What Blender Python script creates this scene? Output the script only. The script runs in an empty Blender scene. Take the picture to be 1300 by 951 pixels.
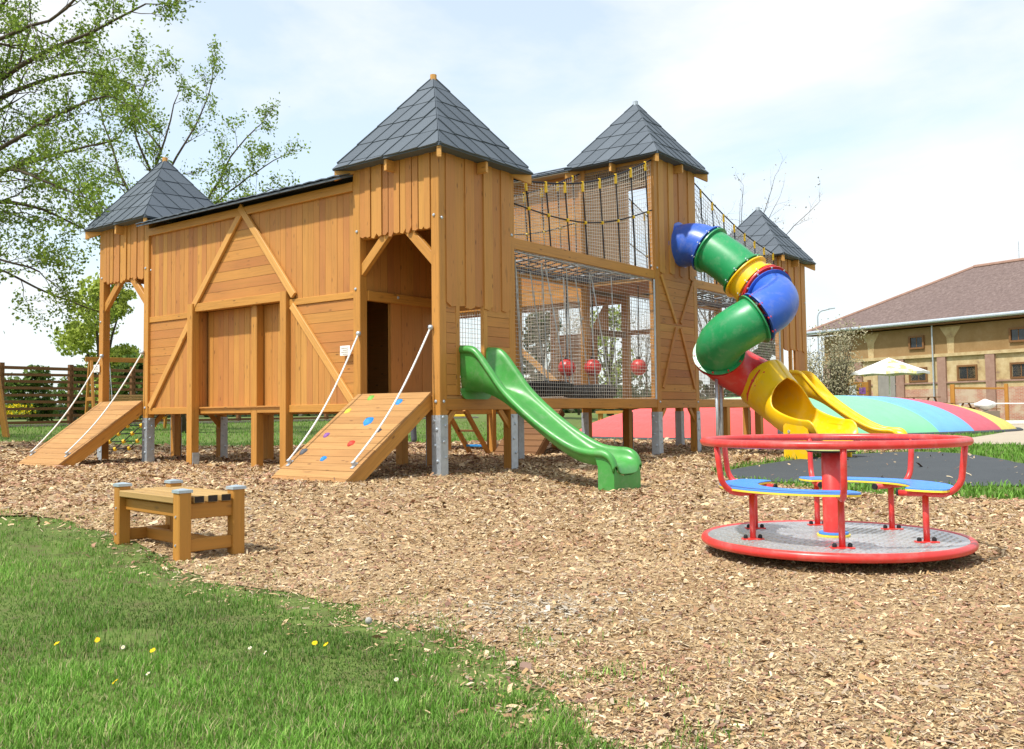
import bpy, math, random
import numpy as np
from mathutils import Vector, Matrix, noise
random.seed(7); rng = np.random.default_rng(11)
scene = bpy.context.scene
col = scene.collection
R_ = math.radians

# ------------------------------------------------------------------ camera
FPX, PPY = 1191.25, 459.59                      # focal length / principal row, for a 1300 x 951 frame
CAM = Vector((-9.7164, -8.7631, 0.8760))
RT = Vector((0.61110704, -0.79145856, -0.01189697))
UP = Vector((-0.03462181, -0.04174204, 0.99852838))
FW = Vector((0.79079044, 0.60979583, 0.05291058))
cd = bpy.data.cameras.new('camera'); cam = bpy.data.objects.new('camera', cd); col.objects.link(cam)
m = Matrix.Identity(4)
for i in range(3):
    m[i][0] = RT[i]; m[i][1] = UP[i]; m[i][2] = -FW[i]; m[i][3] = CAM[i]
cam.matrix_world = m
cd.sensor_width = 36; cd.lens = FPX / 1300 * 36; cd.shift_y = -(475.5 - PPY) / 1300
cd.clip_end = 2000; cd.clip_start = .05
scene.camera = cam

def at(px, py, d):
    """world point seen at a pixel of the photograph, at distance d along the view axis"""
    return CAM + FW * d + RT * ((px - 650) / FPX * d) - UP * ((py - PPY) / FPX * d)

# ------------------------------------------------------------------ sun, sky, exposure
SUN = Vector((-0.52, 0.10, 0.86)).normalized()
world = bpy.data.worlds.new('World'); scene.world = world; world.use_nodes = True
nt = world.node_tree; nt.nodes.clear()
wo = nt.nodes.new('ShaderNodeOutputWorld'); bg = nt.nodes.new('ShaderNodeBackground')
sky = nt.nodes.new('ShaderNodeTexSky'); sky.sky_type = 'NISHITA'; sky.sun_disc = False
sky.sun_elevation = math.asin(SUN.z); sky.sun_rotation = math.atan2(SUN.x, SUN.y)
sky.air_density = 1.0; sky.dust_density = 1.5; sky.ozone_density = 1.0
tc = nt.nodes.new('ShaderNodeTexCoord'); mp = nt.nodes.new('ShaderNodeMapping')
mp.inputs['Scale'].default_value = (1.0, 1.0, 2.6)
n1 = nt.nodes.new('ShaderNodeTexNoise'); n1.inputs['Scale'].default_value = 2.2; n1.inputs['Detail'].default_value = 8; n1.inputs['Roughness'].default_value = .55
n1.inputs['Distortion'].default_value = .4
cr = nt.nodes.new('ShaderNodeValToRGB'); cr.color_ramp.elements[0].position = .40; cr.color_ramp.elements[1].position = .60
cr.color_ramp.elements[0].color = (.52, .52, .52, 1); cr.color_ramp.elements[1].color = (1, 1, 1, 1)
mx = nt.nodes.new('ShaderNodeMix'); mx.data_type = 'RGBA'
mx.inputs[7].default_value = (8.8, 9.05, 9.2, 1)
nt.links.new(tc.outputs['Generated'], mp.inputs[0]); nt.links.new(mp.outputs[0], n1.inputs[0])
nt.links.new(n1.outputs[0], cr.inputs[0]); nt.links.new(cr.outputs[0], mx.inputs[0])
gn = nt.nodes.new('ShaderNodeVectorMath'); gn.operation = 'MULTIPLY'; gn.inputs[1].default_value = (2.1, 2.45, 2.4)   # thin bright haze over the clear patches
nt.links.new(sky.outputs[0], gn.inputs[0]); nt.links.new(gn.outputs[0], mx.inputs[6]); nt.links.new(mx.outputs[2], bg.inputs[0])
bg.inputs[1].default_value = .10
nt.links.new(bg.outputs[0], wo.inputs[0])
sl = bpy.data.lights.new('sun', 'SUN'); sl.energy = 4.6; sl.angle = R_(1.6); sl.color = (1, .955, .88)
so = bpy.data.objects.new('sun', sl); col.objects.link(so); so.rotation_euler = SUN.to_track_quat('Z', 'Y').to_euler(); so.location = (0, 0, 40)
scene.render.engine = 'CYCLES'
scene.view_settings.view_transform = 'Standard'; scene.view_settings.look = 'None'
scene.view_settings.exposure = 0.24; scene.view_settings.gamma = 1; scene.view_settings.use_curve_mapping = False

# ------------------------------------------------------------------ materials
def mat(name):
    M = bpy.data.materials.new(name); M.use_nodes = True
    nt = M.node_tree; b = nt.nodes['Principled BSDF']
    return M, nt, b
def nd(nt, t, **kw):
    n = nt.nodes.new(t)
    for k, v in kw.items(): setattr(n, k, v)
    return n
def ramp(nt, src, stops):
    c = nt.nodes.new('ShaderNodeValToRGB'); e = c.color_ramp.elements
    while len(e) < len(stops): e.new(.5)
    for i, (p, q) in enumerate(stops):
        e[i].position = p; e[i].color = (*q, 1)
    nt.links.new(src, c.inputs[0]); return c.outputs[0]
def mixc(nt, f, a, b, mode='MIX'):
    n = nt.nodes.new('ShaderNodeMix'); n.data_type = 'RGBA'; n.blend_type = mode
    for i, v in ((0, f), (6, a), (7, b)):
        if hasattr(v, 'is_output') or isinstance(v, bpy.types.NodeSocket): nt.links.new(v, n.inputs[i])
        else: n.inputs[i].default_value = v if i == 0 else (*v, 1)
    return n.outputs[2]
def noise_n(nt, vec, scale, detail=3, rough=.5):
    n = nt.nodes.new('ShaderNodeTexNoise'); n.inputs['Scale'].default_value = scale
    n.inputs['Detail'].default_value = detail; n.inputs['Roughness'].default_value = rough
    if vec is not None: nt.links.new(vec, n.inputs['Vector'])
    return n.outputs[0]
def bump(nt, b, h, s=.3, d=.01):
    n = nt.nodes.new('ShaderNodeBump'); n.inputs['Strength'].default_value = s; n.inputs['Distance'].default_value = d
    nt.links.new(h, n.inputs['Height']); nt.links.new(n.outputs[0], b.inputs['Normal'])

def wood(name, cols, rough=.55, grain=.28, spec=.35):
    """stained timber: grain along the UV's u axis, tone differing from piece to piece"""
    M, nt, b = mat(name)
    uv = nd(nt, 'ShaderNodeUVMap'); oi = nd(nt, 'ShaderNodeObjectInfo')
    off = nd(nt, 'ShaderNodeVectorMath', operation='SCALE'); comb = nd(nt, 'ShaderNodeCombineXYZ')
    for i in range(3): nt.links.new(oi.outputs['Random'], comb.inputs[i])
    nt.links.new(comb.outputs[0], off.inputs[0]); off.inputs['Scale'].default_value = 37.
    add = nd(nt, 'ShaderNodeVectorMath', operation='ADD'); nt.links.new(uv.outputs[0], add.inputs[0]); nt.links.new(off.outputs[0], add.inputs[1])
    m1 = nd(nt, 'ShaderNodeMapping'); m1.inputs['Scale'].default_value = (1.1, 26, 1); nt.links.new(add.outputs[0], m1.inputs[0])
    g = noise_n(nt, m1.outputs[0], 1.6, 5, .6)
    m2 = nd(nt, 'ShaderNodeMapping'); m2.inputs['Scale'].default_value = (2.2, 9, 1); nt.links.new(add.outputs[0], m2.inputs[0])
    k = noise_n(nt, m2.outputs[0], 1.5, 2, .5)
    m3 = nd(nt, 'ShaderNodeMapping'); m3.inputs['Scale'].default_value = (.7, .9, 1); nt.links.new(add.outputs[0], m3.inputs[0])
    big = noise_n(nt, m3.outputs[0], 1.3, 2, .5)
    vo = nd(nt, 'ShaderNodeTexVoronoi'); m4 = nd(nt, 'ShaderNodeMapping'); m4.inputs['Scale'].default_value = (2.6, 8, 1)
    nt.links.new(add.outputs[0], m4.inputs[0]); nt.links.new(m4.outputs[0], vo.inputs['Vector']); vo.inputs['Scale'].default_value = 1.0
    c = ramp(nt, oi.outputs['Random'], [(i / max(1, len(cols) - 1), q) for i, q in enumerate(cols)])
    c = mixc(nt, ramp(nt, g, [(.42, (0, 0, 0)), (.75, (grain * 2, grain * 2, grain * 2))]), c, tuple(x * .52 for x in cols[-1]))
    c = mixc(nt, ramp(nt, k, [(.66, (0, 0, 0)), (.76, (.4, .4, .4))]), c, (.10, .045, .018))
    c = mixc(nt, ramp(nt, vo.outputs['Distance'], [(.05, (.75, .75, .75)), (.13, (0, 0, 0))]), c, (.09, .038, .014))
    c = mixc(nt, ramp(nt, big, [(.35, (0, 0, 0)), (.75, (.34, .34, .34))]), c, tuple(min(1, x * 1.35) for x in cols[0]))
    nt.links.new(c, b.inputs['Base Color']); b.inputs['Roughness'].default_value = rough
    b.inputs['Specular IOR Level'].default_value = spec
    bump(nt, b, g, .25, .004)
    return M
def flat(name, c, rough=.5, metal=0, spec=.5, var=.12, scale=3., coat=0):
    M, nt, b = mat(name)
    g = nd(nt, 'ShaderNodeNewGeometry')
    n = noise_n(nt, g.outputs['Position'], scale, 5, .6)
    lo = tuple(x * (1 - var) for x in c); hi = tuple(min(1, x * (1 + var)) for x in c)
    cc = ramp(nt, n, [(.3, lo), (.7, hi)])
    if coat:
        du = noise_n(nt, g.outputs['Position'], 5.5, 9, .72); cc = mixc(nt, ramp(nt, du, [(.50, (0, 0, 0)), (.74, (.22, .22, .22))]), cc, (.46, .43, .37))
    nt.links.new(cc, b.inputs['Base Color'])
    r2 = noise_n(nt, g.outputs['Position'], scale * 4, 3, .6)
    nt.links.new(ramp(nt, r2, [(.3, (rough * .85,) * 3), (.7, (min(1, rough * 1.2),) * 3)]), b.inputs['Roughness'])
    b.inputs['Metallic'].default_value = metal; b.inputs['Specular IOR Level'].default_value = spec
    b.inputs['Coat Weight'].default_value = coat * .6; b.inputs['Coat Roughness'].default_value = .32
    return M
def vcol(name, rough=.8, trans=0., spec=.2):
    """base colour carried per piece in the colour attribute (chips, leaves, blades)"""
    M, nt, b = mat(name)
    a = nd(nt, 'ShaderNodeAttribute', attribute_name='Col')
    nt.links.new(a.outputs['Color'], b.inputs['Base Color']); b.inputs['Roughness'].default_value = rough
    b.inputs['Specular IOR Level'].default_value = spec
    if trans:
        t = nd(nt, 'ShaderNodeBsdfTranslucent'); nt.links.new(a.outputs['Color'], t.inputs[0])
        mxs = nd(nt, 'ShaderNodeMixShader'); mxs.inputs[0].default_value = trans
        nt.links.new(b.outputs[0], mxs.inputs[1]); nt.links.new(t.outputs[0], mxs.inputs[2])
        nt.links.new(mxs.outputs[0], nt.nodes['Material Output'].inputs[0])
    return M

HON = [(.46, .212, .043), (.51, .247, .051), (.42, .184, .037)]
BRD = [(.48, .222, .051), (.41, .162, .049), (.51, .252, .057), (.45, .19, .049), (.38, .144, .048), (.48, .213, .051), (.43, .178, .049), (.53, .27, .064)]
M = {}
M['post'] = wood('honey_timber', HON, .5)
M['board'] = wood('larch_board', BRD, .58)
M['brace'] = wood('pale_timber', [(.60, .32, .09), (.56, .28, .07)], .5)
M['ramp'] = wood('ramp_board', [(.38, .20, .07), (.43, .235, .085), (.34, .17, .058)], .65)
M['dark_wood'] = wood('brown_fence_timber', [(.17, .078, .028), (.21, .10, .034), (.15, .066, .024)], .7)
M['bench'] = wood('bench_timber', [(.42, .19, .032), (.37, .16, .025), (.46, .22, .04)], .55)
M['benchtop'] = wood('bench_slat_timber', [(.40, .26, .10), (.36, .22, .075)], .6)
M['steel'] = flat('galvanised_steel', (.47, .52, .57), .5, .55, .5, .15, 14)
M['slate'] = None
M['green'] = flat('green_plastic', (.055, .28, .05), .38, 0, .5, .16, 2.5, .1)
M['tgreen'] = flat('tube_green_plastic', (.012, .27, .085), .38, 0, .5, .06, 2, .25)
M['tblue'] = flat('tube_blue_plastic', (.03, .11, .52), .36, 0, .5, .06, 2, .25)
M['yellow'] = flat('yellow_plastic', (.82, .50, .004), .34, 0, .5, .05, 2, .15)
M['red'] = flat('red_plastic', (.60, .022, .022), .33, 0, .5, .06, 2, .2)
M['redmetal'] = flat('red_powder_coat', (.62, .035, .03), .35, 0, .5, .08, 6, .2)
M['blueply'] = flat('blue_seat_board', (.05, .24, .72), .45, 0, .5, .06, 5)
M['yelply'] = flat('yellow_edge', (.78, .62, .06), .5, 0, .5, .06, 5)
M['lime'] = flat('lime_disc', (.62, .68, .25), .5, 0, .5, .06, 5)
M['black'] = flat('black_rubber', (.018, .018, .02), .8, 0, .3, .3, 20)
M['rope'] = flat('black_rope', (.03, .032, .04), .85, 0, .2, .2, 30)
M['net'] = flat('grey_net_cord', (.48, .44, .38), .8, 0, .2, .15, 20)
M['mesh'] = flat('brown_mesh', (.26, .185, .12), .8, 0, .2, .15, 20)
M['white'] = flat('white_paint', (.78, .78, .76), .6, 0, .3, .05, 6)
M['ring'] = flat('yellow_clip', (.80, .50, .02), .45, 0, .4, .05, 5)
M['bark'] = flat('bark', (.085, .068, .05), .9, 0, .1, .4, 9)
M['leaf'] = vcol('leaf', .6, .5, .25)
M['blade'] = vcol('grass_blade', .6, .35, .25)
M['chip'] = vcol('wood_chip', .85, 0, .12)
M['flower'] = vcol('petals', .7, .2)

def slate_mat():
    Mt, nt, b = mat('slate_shingle')
    oi = nd(nt, 'ShaderNodeObjectInfo'); g = nd(nt, 'ShaderNodeNewGeometry')
    n = noise_n(nt, g.outputs['Position'], 55, 4, .7)
    c = ramp(nt, oi.outputs['Random'], [(0, (.062, .078, .098)), (.5, (.075, .093, .116)), (1, (.09, .11, .135))])
    c = mixc(nt, ramp(nt, n, [(.35, (0, 0, 0)), (.75, (.5, .5, .5))]), c, (.135, .16, .19))
    nt.links.new(c, b.inputs['Base Color']); b.inputs['Roughness'].default_value = .7; b.inputs['Specular IOR Level'].default_value = .35
    bump(nt, b, n, .3, .004); return Mt
M['slate'] = slate_mat()

# ------------------------------------------------------------------ mesh building
class MB:
    def __init__(s): s.v = []; s.f = []; s.uv = []; s.mi = []; s.cur = 0
    def face(s, idx, uvs=None):
        s.f.append(tuple(idx)); s.uv.append(uvs if uvs else [(s.v[i][0] + s.v[i][1], s.v[i][2]) for i in idx]); s.mi.append(s.cur)
    def bar(s, p0, p1, w, t, side=None, ch=.006, cap=True):
        """chamfered bar from p0 to p1, w wide along 'side', t thick"""
        p0 = Vector(p0); p1 = Vector(p1); d = p1 - p0; L = d.length; d.normalize()
        if side is None: side = Vector((0, 0, 1)) if abs(d.z) < .9 else Vector((1, 0, 0))
        a = Vector(side); a = (a - d * a.dot(d)).normalized(); b = d.cross(a)
        ch = min(ch, w * .3, t * .3)
        hw, ht = w / 2, t / 2
        sec = [(hw - ch, -ht), (hw, -ht + ch), (hw, ht - ch), (hw - ch, ht), (-hw + ch, ht), (-hw, ht - ch), (-hw, -ht + ch), (-hw + ch, -ht)] if ch > 0 else [(hw, -ht), (hw, ht), (-hw, ht), (-hw, -ht)]
        n = len(sec); i0 = len(s.v); r = random.random() * 3
        for p in (p0, p1):
            for (x, y) in sec: s.v.append(tuple(p + a * x + b * y))
        per = 0
        for k in range(n):
            k2 = (k + 1) % n; e = math.hypot(sec[k][0] - sec[k2][0], sec[k][1] - sec[k2][1])
            s.face((i0 + k, i0 + k2, i0 + n + k2, i0 + n + k), [(0, r + per), (0, r + per + e), (L, r + per + e), (L, r + per)]); per += e
        if cap:
            s.face([i0 + k for k in reversed(range(n))], [(x * .15, y) for x, y in reversed(sec)])
            s.face([i0 + n + k for k in range(n)], [(x * .15, y) for x, y in sec])
        return s
    def box(s, lo, hi, axis=2, ch=.006):
        lo = Vector(lo); hi = Vector(hi); c = (lo + hi) / 2
        p0 = c.copy(); p1 = c.copy(); p0[axis] = lo[axis]; p1[axis] = hi[axis]
        sa = Vector((0, 0, 0)); k = (axis + 1) % 3; sa[k] = 1; o = (axis + 2) % 3
        return s.bar(p0, p1, abs(hi[k] - lo[k]), abs(hi[o] - lo[o]), sa, ch)
    def prism(s, pts, nv, grain=(0, 0, 1)):
        pts = [Vector(p) for p in pts]; nv = Vector(nv); g = Vector(grain).normalized(); q = nv.normalized().cross(g); n = len(pts)
        r = random.random() * 3; i0 = len(s.v)
        uvf = lambda p: (p.dot(g), p.dot(q) + r)
        nrm = Vector((0, 0, 0))
        for k in range(n): nrm += pts[k].cross(pts[(k + 1) % n])
        if nrm.dot(nv) < 0: pts.reverse()
        for p in pts: s.v.append(tuple(p))
        for p in pts: s.v.append(tuple(p + nv))
        s.face([i0 + n + k for k in range(n)], [uvf(p) for p in pts])
        s.face([i0 + k for k in reversed(range(n))], [uvf(p) for p in reversed(pts)])
        for k in range(n):
            k2 = (k + 1) % n
            a, b = uvf(pts[k]), uvf(pts[k2])
            s.face((i0 + k, i0 + k2, i0 + n + k2, i0 + n + k), [a, b, (b[0], b[1] + .02), (a[0], a[1] + .02)])
        return s
    def tube(s, pts, r, n=8, cap=True, closed=False):
        pts = [Vector(p) for p in pts]; m_ = len(pts); rs = r if isinstance(r, (list, tuple)) else [r] * m_
        i0 = len(s.v); prev = None; ln = 0
        for k, p in enumerate(pts):
            if closed: d = pts[(k + 1) % m_] - pts[k - 1]
            else: d = pts[min(k + 1, m_ - 1)] - pts[max(k - 1, 0)]
            if d.length < 1e-9: d = Vector((0, 0, 1))
            d.normalize()
            if prev is None:
                a = Vector((0, 0, 1)) if abs(d.z) < .9 else Vector((1, 0, 0))
            else: a = prev
            a = (a - d * a.dot(d))
            if a.length < 1e-6: a = d.orthogonal()
            a.normalize(); prev = a; b = d.cross(a)
            for j in range(n):
                t = 2 * math.pi * j / n
                s.v.append(tuple(p + (a * math.cos(t) + b * math.sin(t)) * rs[k]))
        segs = m_ if closed else m_ - 1
        for k in range(segs):
            k2 = (k + 1) % m_
            for j in range(n):
                j2 = (j + 1) % n
                s.face((i0 + k * n + j, i0 + k * n + j2, i0 + k2 * n + j2, i0 + k2 * n + j), [(k * .2, j * .05), (k * .2, j * .05 + .05), (k * .2 + .2, j * .05 + .05), (k * .2 + .2, j * .05)])
        if cap and not closed:
            s.face([i0 + j for j in reversed(range(n))]); s.face([i0 + (m_ - 1) * n + j for j in range(n)])
        return s
    def lathe(s, c, prof, n=24, a0=0, a1=2 * math.pi, cap=True):
        c = Vector(c); i0 = len(s.v); full = abs(a1 - a0 - 2 * math.pi) < 1e-6; k_ = n if full else n + 1
        for (r, z) in prof:
            for j in range(k_):
                t = a0 + (a1 - a0) * j / n
                s.v.append((c.x + r * math.cos(t), c.y + r * math.sin(t), c.z + z))
        for i in range(len(prof) - 1):
            for j in range(n):
                j2 = (j + 1) % k_
                s.face((i0 + i * k_ + j, i0 + i * k_ + j2, i0 + (i + 1) * k_ + j2, i0 + (i + 1) * k_ + j))
        return s
    def grid(s, P):
        """P: rows of points"""
        i0 = len(s.v); h = len(P); w = len(P[0])
        for row in P:
            for p in row: s.v.append(tuple(p))
        for i in range(h - 1):
            for j in range(w - 1):
                a = i0 + i * w + j
                s.face((a, a + 1, a + w + 1, a + w))
        return s
    def build(s, name, material, parent=None, smooth=False, label=None, kind=None):
        me = bpy.data.meshes.new(name); me.from_pydata(s.v, [], s.f)
        if s.uv:
            l = me.uv_layers.new(name='UVMap'); flat_ = [c for f in s.uv for p in f for c in p]
            l.data.foreach_set('uv', flat_)
        ms = material if isinstance(material, list) else [material]
        for q in ms: me.materials.append(M[q] if isinstance(q, str) else q)
        if len(ms) > 1: me.polygons.foreach_set('material_index', s.mi)
        if smooth: me.polygons.foreach_set('use_smooth', [True] * len(s.f))
        me.update()
        o = bpy.data.objects.new(name, me); col.objects.link(o)
        if parent: o.parent = parent
        if label: o['label'] = label
        if kind: o['kind'] = kind
        return o
def smooth_angle(o, deg=40):
    me = o.data; me.polygons.foreach_set('use_smooth', [True] * len(me.polygons))
    try: me.set_sharp_from_angle(angle=R_(deg))
    except Exception: pass
    return o
def thing(name, label, cat, loc=(0, 0, 0), group=None):
    o = bpy.data.objects.new(name, None); col.objects.link(o); o.location = loc; o.empty_display_size = .2
    o['label'] = label; o['category'] = cat
    if group: o['group'] = group
    return o
def tag(o, label, cat, group=None):
    o['label'] = label; o['category'] = cat
    if group: o['group'] = group
    return o
def rebase(root, loc):
    """put a thing's empty at its base while its parts stay where they are"""
    root.location = loc
    inv = Matrix.Translation(-Vector(loc))
    for ch in root.children: ch.matrix_parent_inverse = inv
def copy_tree(o, parent=None):
    c = o.copy(); col.objects.link(c); c.parent = parent
    for ch in list(o.children): copy_tree(ch, c)
    return c
def clip(poly, a, b, c):
    out = []
    for i in range(len(poly)):
        p, q = poly[i], poly[(i + 1) % len(poly)]
        dp = a * p[0] + b * p[1] - c; dq = a * q[0] + b * q[1] - c
        if dp <= 0: out.append(p)
        if dp * dq < 0:
            t = dp / (dp - dq); out.append((p[0] + (q[0] - p[0]) * t, p[1] + (q[1] - p[1]) * t))
    return out
def area(poly):
    return abs(sum(poly[i][0] * poly[(i + 1) % len(poly)][1] - poly[(i + 1) % len(poly)][0] * poly[i][1] for i in range(len(poly)))) / 2

# ------------------------------------------------------------------ ground
def sm(a, b, x):
    t = min(1, max(0, (x - a) / (b - a))); return t * t * (3 - 2 * t)
def gz(x, y):
    return -0.2 * (1 - math.exp(min(0, y) / 2.0)) * (1 - sm(2, 7, x)) + .6 * sm(11, 22, y)
def gzn(x, y):
    t1 = np.clip((x - 2) / 5, 0, 1); t1 = t1 * t1 * (3 - 2 * t1)
    t2 = np.clip((y - 11) / 11, 0, 1); t2 = t2 * t2 * (3 - 2 * t2)
    return -0.2 * (1 - np.exp(np.minimum(0, y) / 2.0)) * (1 - t1) + .6 * t2

def in_poly(x, y, poly):
    ins = np.zeros(x.shape, bool); n = len(poly); j = n - 1
    for i in range(n):
        xi, yi = poly[i]; xj, yj = poly[j]
        c = ((yi > y) != (yj > y)) & (x < (xj - xi) * (y - yi) / (yj - yi + 1e-12) + xi)
        ins ^= c; j = i
    return ins
EDGE = [(-5.83, .03), (-5.51, -.18), (-5.61, -1.54), (-5.73, -2.32), (-6.01, -3.08), (-6.17, -3.88), (-6.1, -4.25), (-6.17, -4.87), (-6.22, -5.39), (-6.29, -5.66), (-6.39, -6.0), (-6.53, -6.33), (-6.64, -6.49), (-7.2, -7.06)]
PAD = [(4.12, -2.38), (5.45, -2.62), (8.19, -3.05), (9.6, -3.7), (9.2, -4.7), (7.3, -5.7), (5.96, -6.23), (5.6, -8.6), (4.2, -8.8), (3.63, -6.59), (3.31, -5.74), (3.12, -4.81), (2.85, -3.37), (3.3, -2.6)]
CHIPS = EDGE[::-1] + [(-6.1, 1.2), (-7.4, 4.5), (-7.8, 9), (-5, 15), (1.5, 16.2), (2.6, 15.2), (4.67, 13.0), (7.4, 11), (10.05, 9.64), (12.74, 7.7), (13.9, 5), (14.0, 2.6), (14.6, -.6), (15.2, -2.6), (12.6, -4.0), (9.9, -3.7),
         (8.2, -2.75), (5.45, -2.3), (4.12, -2.1), (2.8, -2.9), (2.45, -4.2), (1.97, -5.06), (2.18, -6.82), (2.6, -12), (-2, -15), (-6.6, -13), (-7.9, -9.5)]
def smooth_poly(P, it=2):
    for _ in range(it):
        Q = []
        for i in range(len(P)):
            a, b = P[i], P[(i + 1) % len(P)]
            Q += [(a[0] * .75 + b[0] * .25, a[1] * .75 + b[1] * .25), (a[0] * .25 + b[0] * .75, a[1] * .25 + b[1] * .75)]
        P = Q
    return P
CHIPS = smooth_poly(CHIPS); PAD = smooth_poly(PAD)
def wob(P, amp, f):
    # slightly ragged outline, subdivided
    Q = []
    for i in range(len(P)):
        a, b = Vector(P[i]), Vector(P[(i + 1) % len(P)]); n = max(1, int((b - a).length / .12))
        for k in range(n):
            p = a.lerp(b, k / n); w = noise.noise(Vector((p.x * f, p.y * f, 3.1))); w2 = noise.noise(Vector((p.x * f, p.y * f, 9.7)))
            Q.append((p.x + w * amp, p.y + w2 * amp))
    return Q
CHIPS = wob(CHIPS, .20, 2.6)

def sheet(name, poly, lift, material, step=.4):
    """a sheet cut to an outline that follows the lie of the land"""
    import bmesh
    bm = bmesh.new()
    vs = [bm.verts.new((x, y, 0)) for x, y in poly]
    f = bm.faces.new(vs); bmesh.ops.triangulate(bm, faces=[f])
    xs = [p[0] for p in poly]; ys = [p[1] for p in poly]
    for ax, (lo, hi) in ((0, (min(xs), max(xs))), (1, (min(ys), max(ys)))):
        k = lo + step
        while k < hi:
            n = (1, 0, 0) if ax == 0 else (0, 1, 0); co = (k, 0, 0) if ax == 0 else (0, k, 0)
            bmesh.ops.bisect_plane(bm, geom=bm.verts[:] + bm.edges[:] + bm.faces[:], plane_co=co, plane_no=n, dist=1e-5)
            k += step
    for v in bm.verts: v.co.z = gz(v.co.x, v.co.y) + lift
    bmesh.ops.recalc_face_normals(bm, faces=bm.faces[:])
    if sum(f.normal.z for f in bm.faces) < 0: bmesh.ops.reverse_faces(bm, faces=bm.faces[:])
    me = bpy.data.meshes.new(name); bm.to_mesh(me); bm.free(); me.materials.append(material)
    o = bpy.data.objects.new(name, me); col.objects.link(o); o['kind'] = 'structure'; return o

def ground_mat(name, stops, sc, rough=.9, bs=.5, bd=.02, sc2=None):
    Mt, nt, b = mat(name); g = nd(nt, 'ShaderNodeNewGeometry')
    n = noise_n(nt, g.outputs['Position'], sc, 6, .7); n2 = noise_n(nt, g.outputs['Position'], sc2 or sc * .08, 3, .6)
    c = ramp(nt, n, stops); c = mixc(nt, ramp(nt, n2, [(.4, (0, 0, 0)), (.7, (.35, .35, .35))]), c, stops[-1][1])
    nt.links.new(c, b.inputs['Base Color']); b.inputs['Roughness'].default_value = rough; b.inputs['Specular IOR Level'].default_value = .15
    bump(nt, b, n, bs, bd); return Mt
M['lawn'] = ground_mat('lawn', [(.3, (.11, .09, .045)), (.5, (.10, .14, .035)), (.75, (.15, .21, .05))], 5, .9, .6, .03, .22)
M['chipbed'] = ground_mat('chip_bed', [(.25, (.10, .062, .03)), (.42, (.28, .18, .09)), (.58, (.45, .31, .165)), (.8, (.66, .52, .32))], 26, .9, .8, .03, 1.2)
M['pad'] = ground_mat('rubber_pad', [(.3, (.045, .052, .058)), (.7, (.085, .093, .10))], 60, .85, .3, .004, 1.5)
M['path'] = ground_mat('gravel_path', [(.3, (.32, .27, .20)), (.7, (.46, .40, .31))], 20, .95, .3, .01, .5)

# lawn sheet to the horizon: fine near, coarse far
xs = sorted(set([-900, -500, -300, -180, -110, -70, -45, -30] + [round(-22 + i * .7, 2) for i in range(90)] + [45, 52, 60, 75, 100, 150, 230, 350, 550, 900]))
ys = sorted(set([-900, -500, -300, -180, -110, -70, -45, -30] + [round(-20 + i * .7, 2) for i in range(70)] + [32, 38, 46, 60, 90, 140, 220, 350, 550, 900]))
mb = MB(); mb.grid([[(x, y, gz(x, y)) for x in xs] for y in ys])
o = mb.build('ground', 'lawn', None, True, kind='structure')
sheet('wood_chip_bed', CHIPS, .005, M['chipbed'], .5)
sheet('rubber_safety_pad', PAD, .013, M['pad'], .7)
PATH = [(13.2, -5.4), (14.2, -4.6), (13.2, -3.5), (15.5, -2.9), (20, -2.9), (26, -2.6), (31, -2.0), (36, -.5), (44, 1), (50, 3), (52, 1), (50, -20), (30, -20), (24, -9), (19, -6.2), (16, -6)]
sheet('gravel_path', smooth_poly(PATH), .009, M['path'], 2.)

# ------------------------------------------------------------------ the play castle
W = 1.75; PW = .15
castle = thing('play_castle', 'large wooden play castle with slate pyramid roofs, plank walls and rope nets', 'play castle')
BOLT = MB(); BOLT.lathe((0, 0, 0), [(.024, 0), (.024, .006), (.017, .016), (0, .02)], 8)
_bm = BOLT.build('bolt_source', 'steel').data
bpy.data.objects.remove(bpy.data.objects['bolt_source'])
def bolt(parent, p, n):
    o = bpy.data.objects.new('bolt', _bm); col.objects.link(o); o.parent = parent
    o.location = p; o.rotation_euler = Vector(n).to_track_quat('Z', 'Y').to_euler()
def cpart(name, fn, material='post', parent=None, **kw):
    mb = MB(); fn(mb); return mb.build(name, material, parent or castle, **kw)
def post(x, y, z1, steel=None, z0=None, w=PW, foot=.84, bolts=True, name='post'):
    g = gz(x, y) - .15
    p = cpart(name, lambda b: b.box((x, y, g if z0 is None else z0), (x + w, y + w, z1), 2, .008))
    if steel:
        b = MB()
        for s in steel:
            t = .012
            if s == '-x': b.box((x - t, y - t, g), (x - .001, y + w, foot), 2, .002)
            if s == '+x': b.box((x + w + .001, y - t, g), (x + w + t, y + w + t, foot), 2, .002)
            if s == '-y': b.box((x - .0005, y - t, g), (x + w + .0005, y - .001, foot), 2, .002)
            if s == '+y': b.box((x - .0005, y + w + .001, g), (x + w + .0005, y + w + t, foot), 2, .002)
        sf = b.build('steel_foot', 'steel', p)
        if bolts:
            for s in steel:
                for zz, dx in ((.2, .3), (.42, .6), (.64, .35), (.76, .7)):
                    if s == '-x': bolt(p, (x - .012, y + w * dx, zz), (-1, 0, 0))
                    if s == '-y': bolt(p, (x + w * (1 - dx), y - .012, zz + .05), (0, -1, 0))
    return p
def beam(p0, p1, w=.1, t=.1, material='post', name='beam', side=None):
    return cpart(name, lambda b: b.bar(p0, p1, w, t, side), material)

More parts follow.
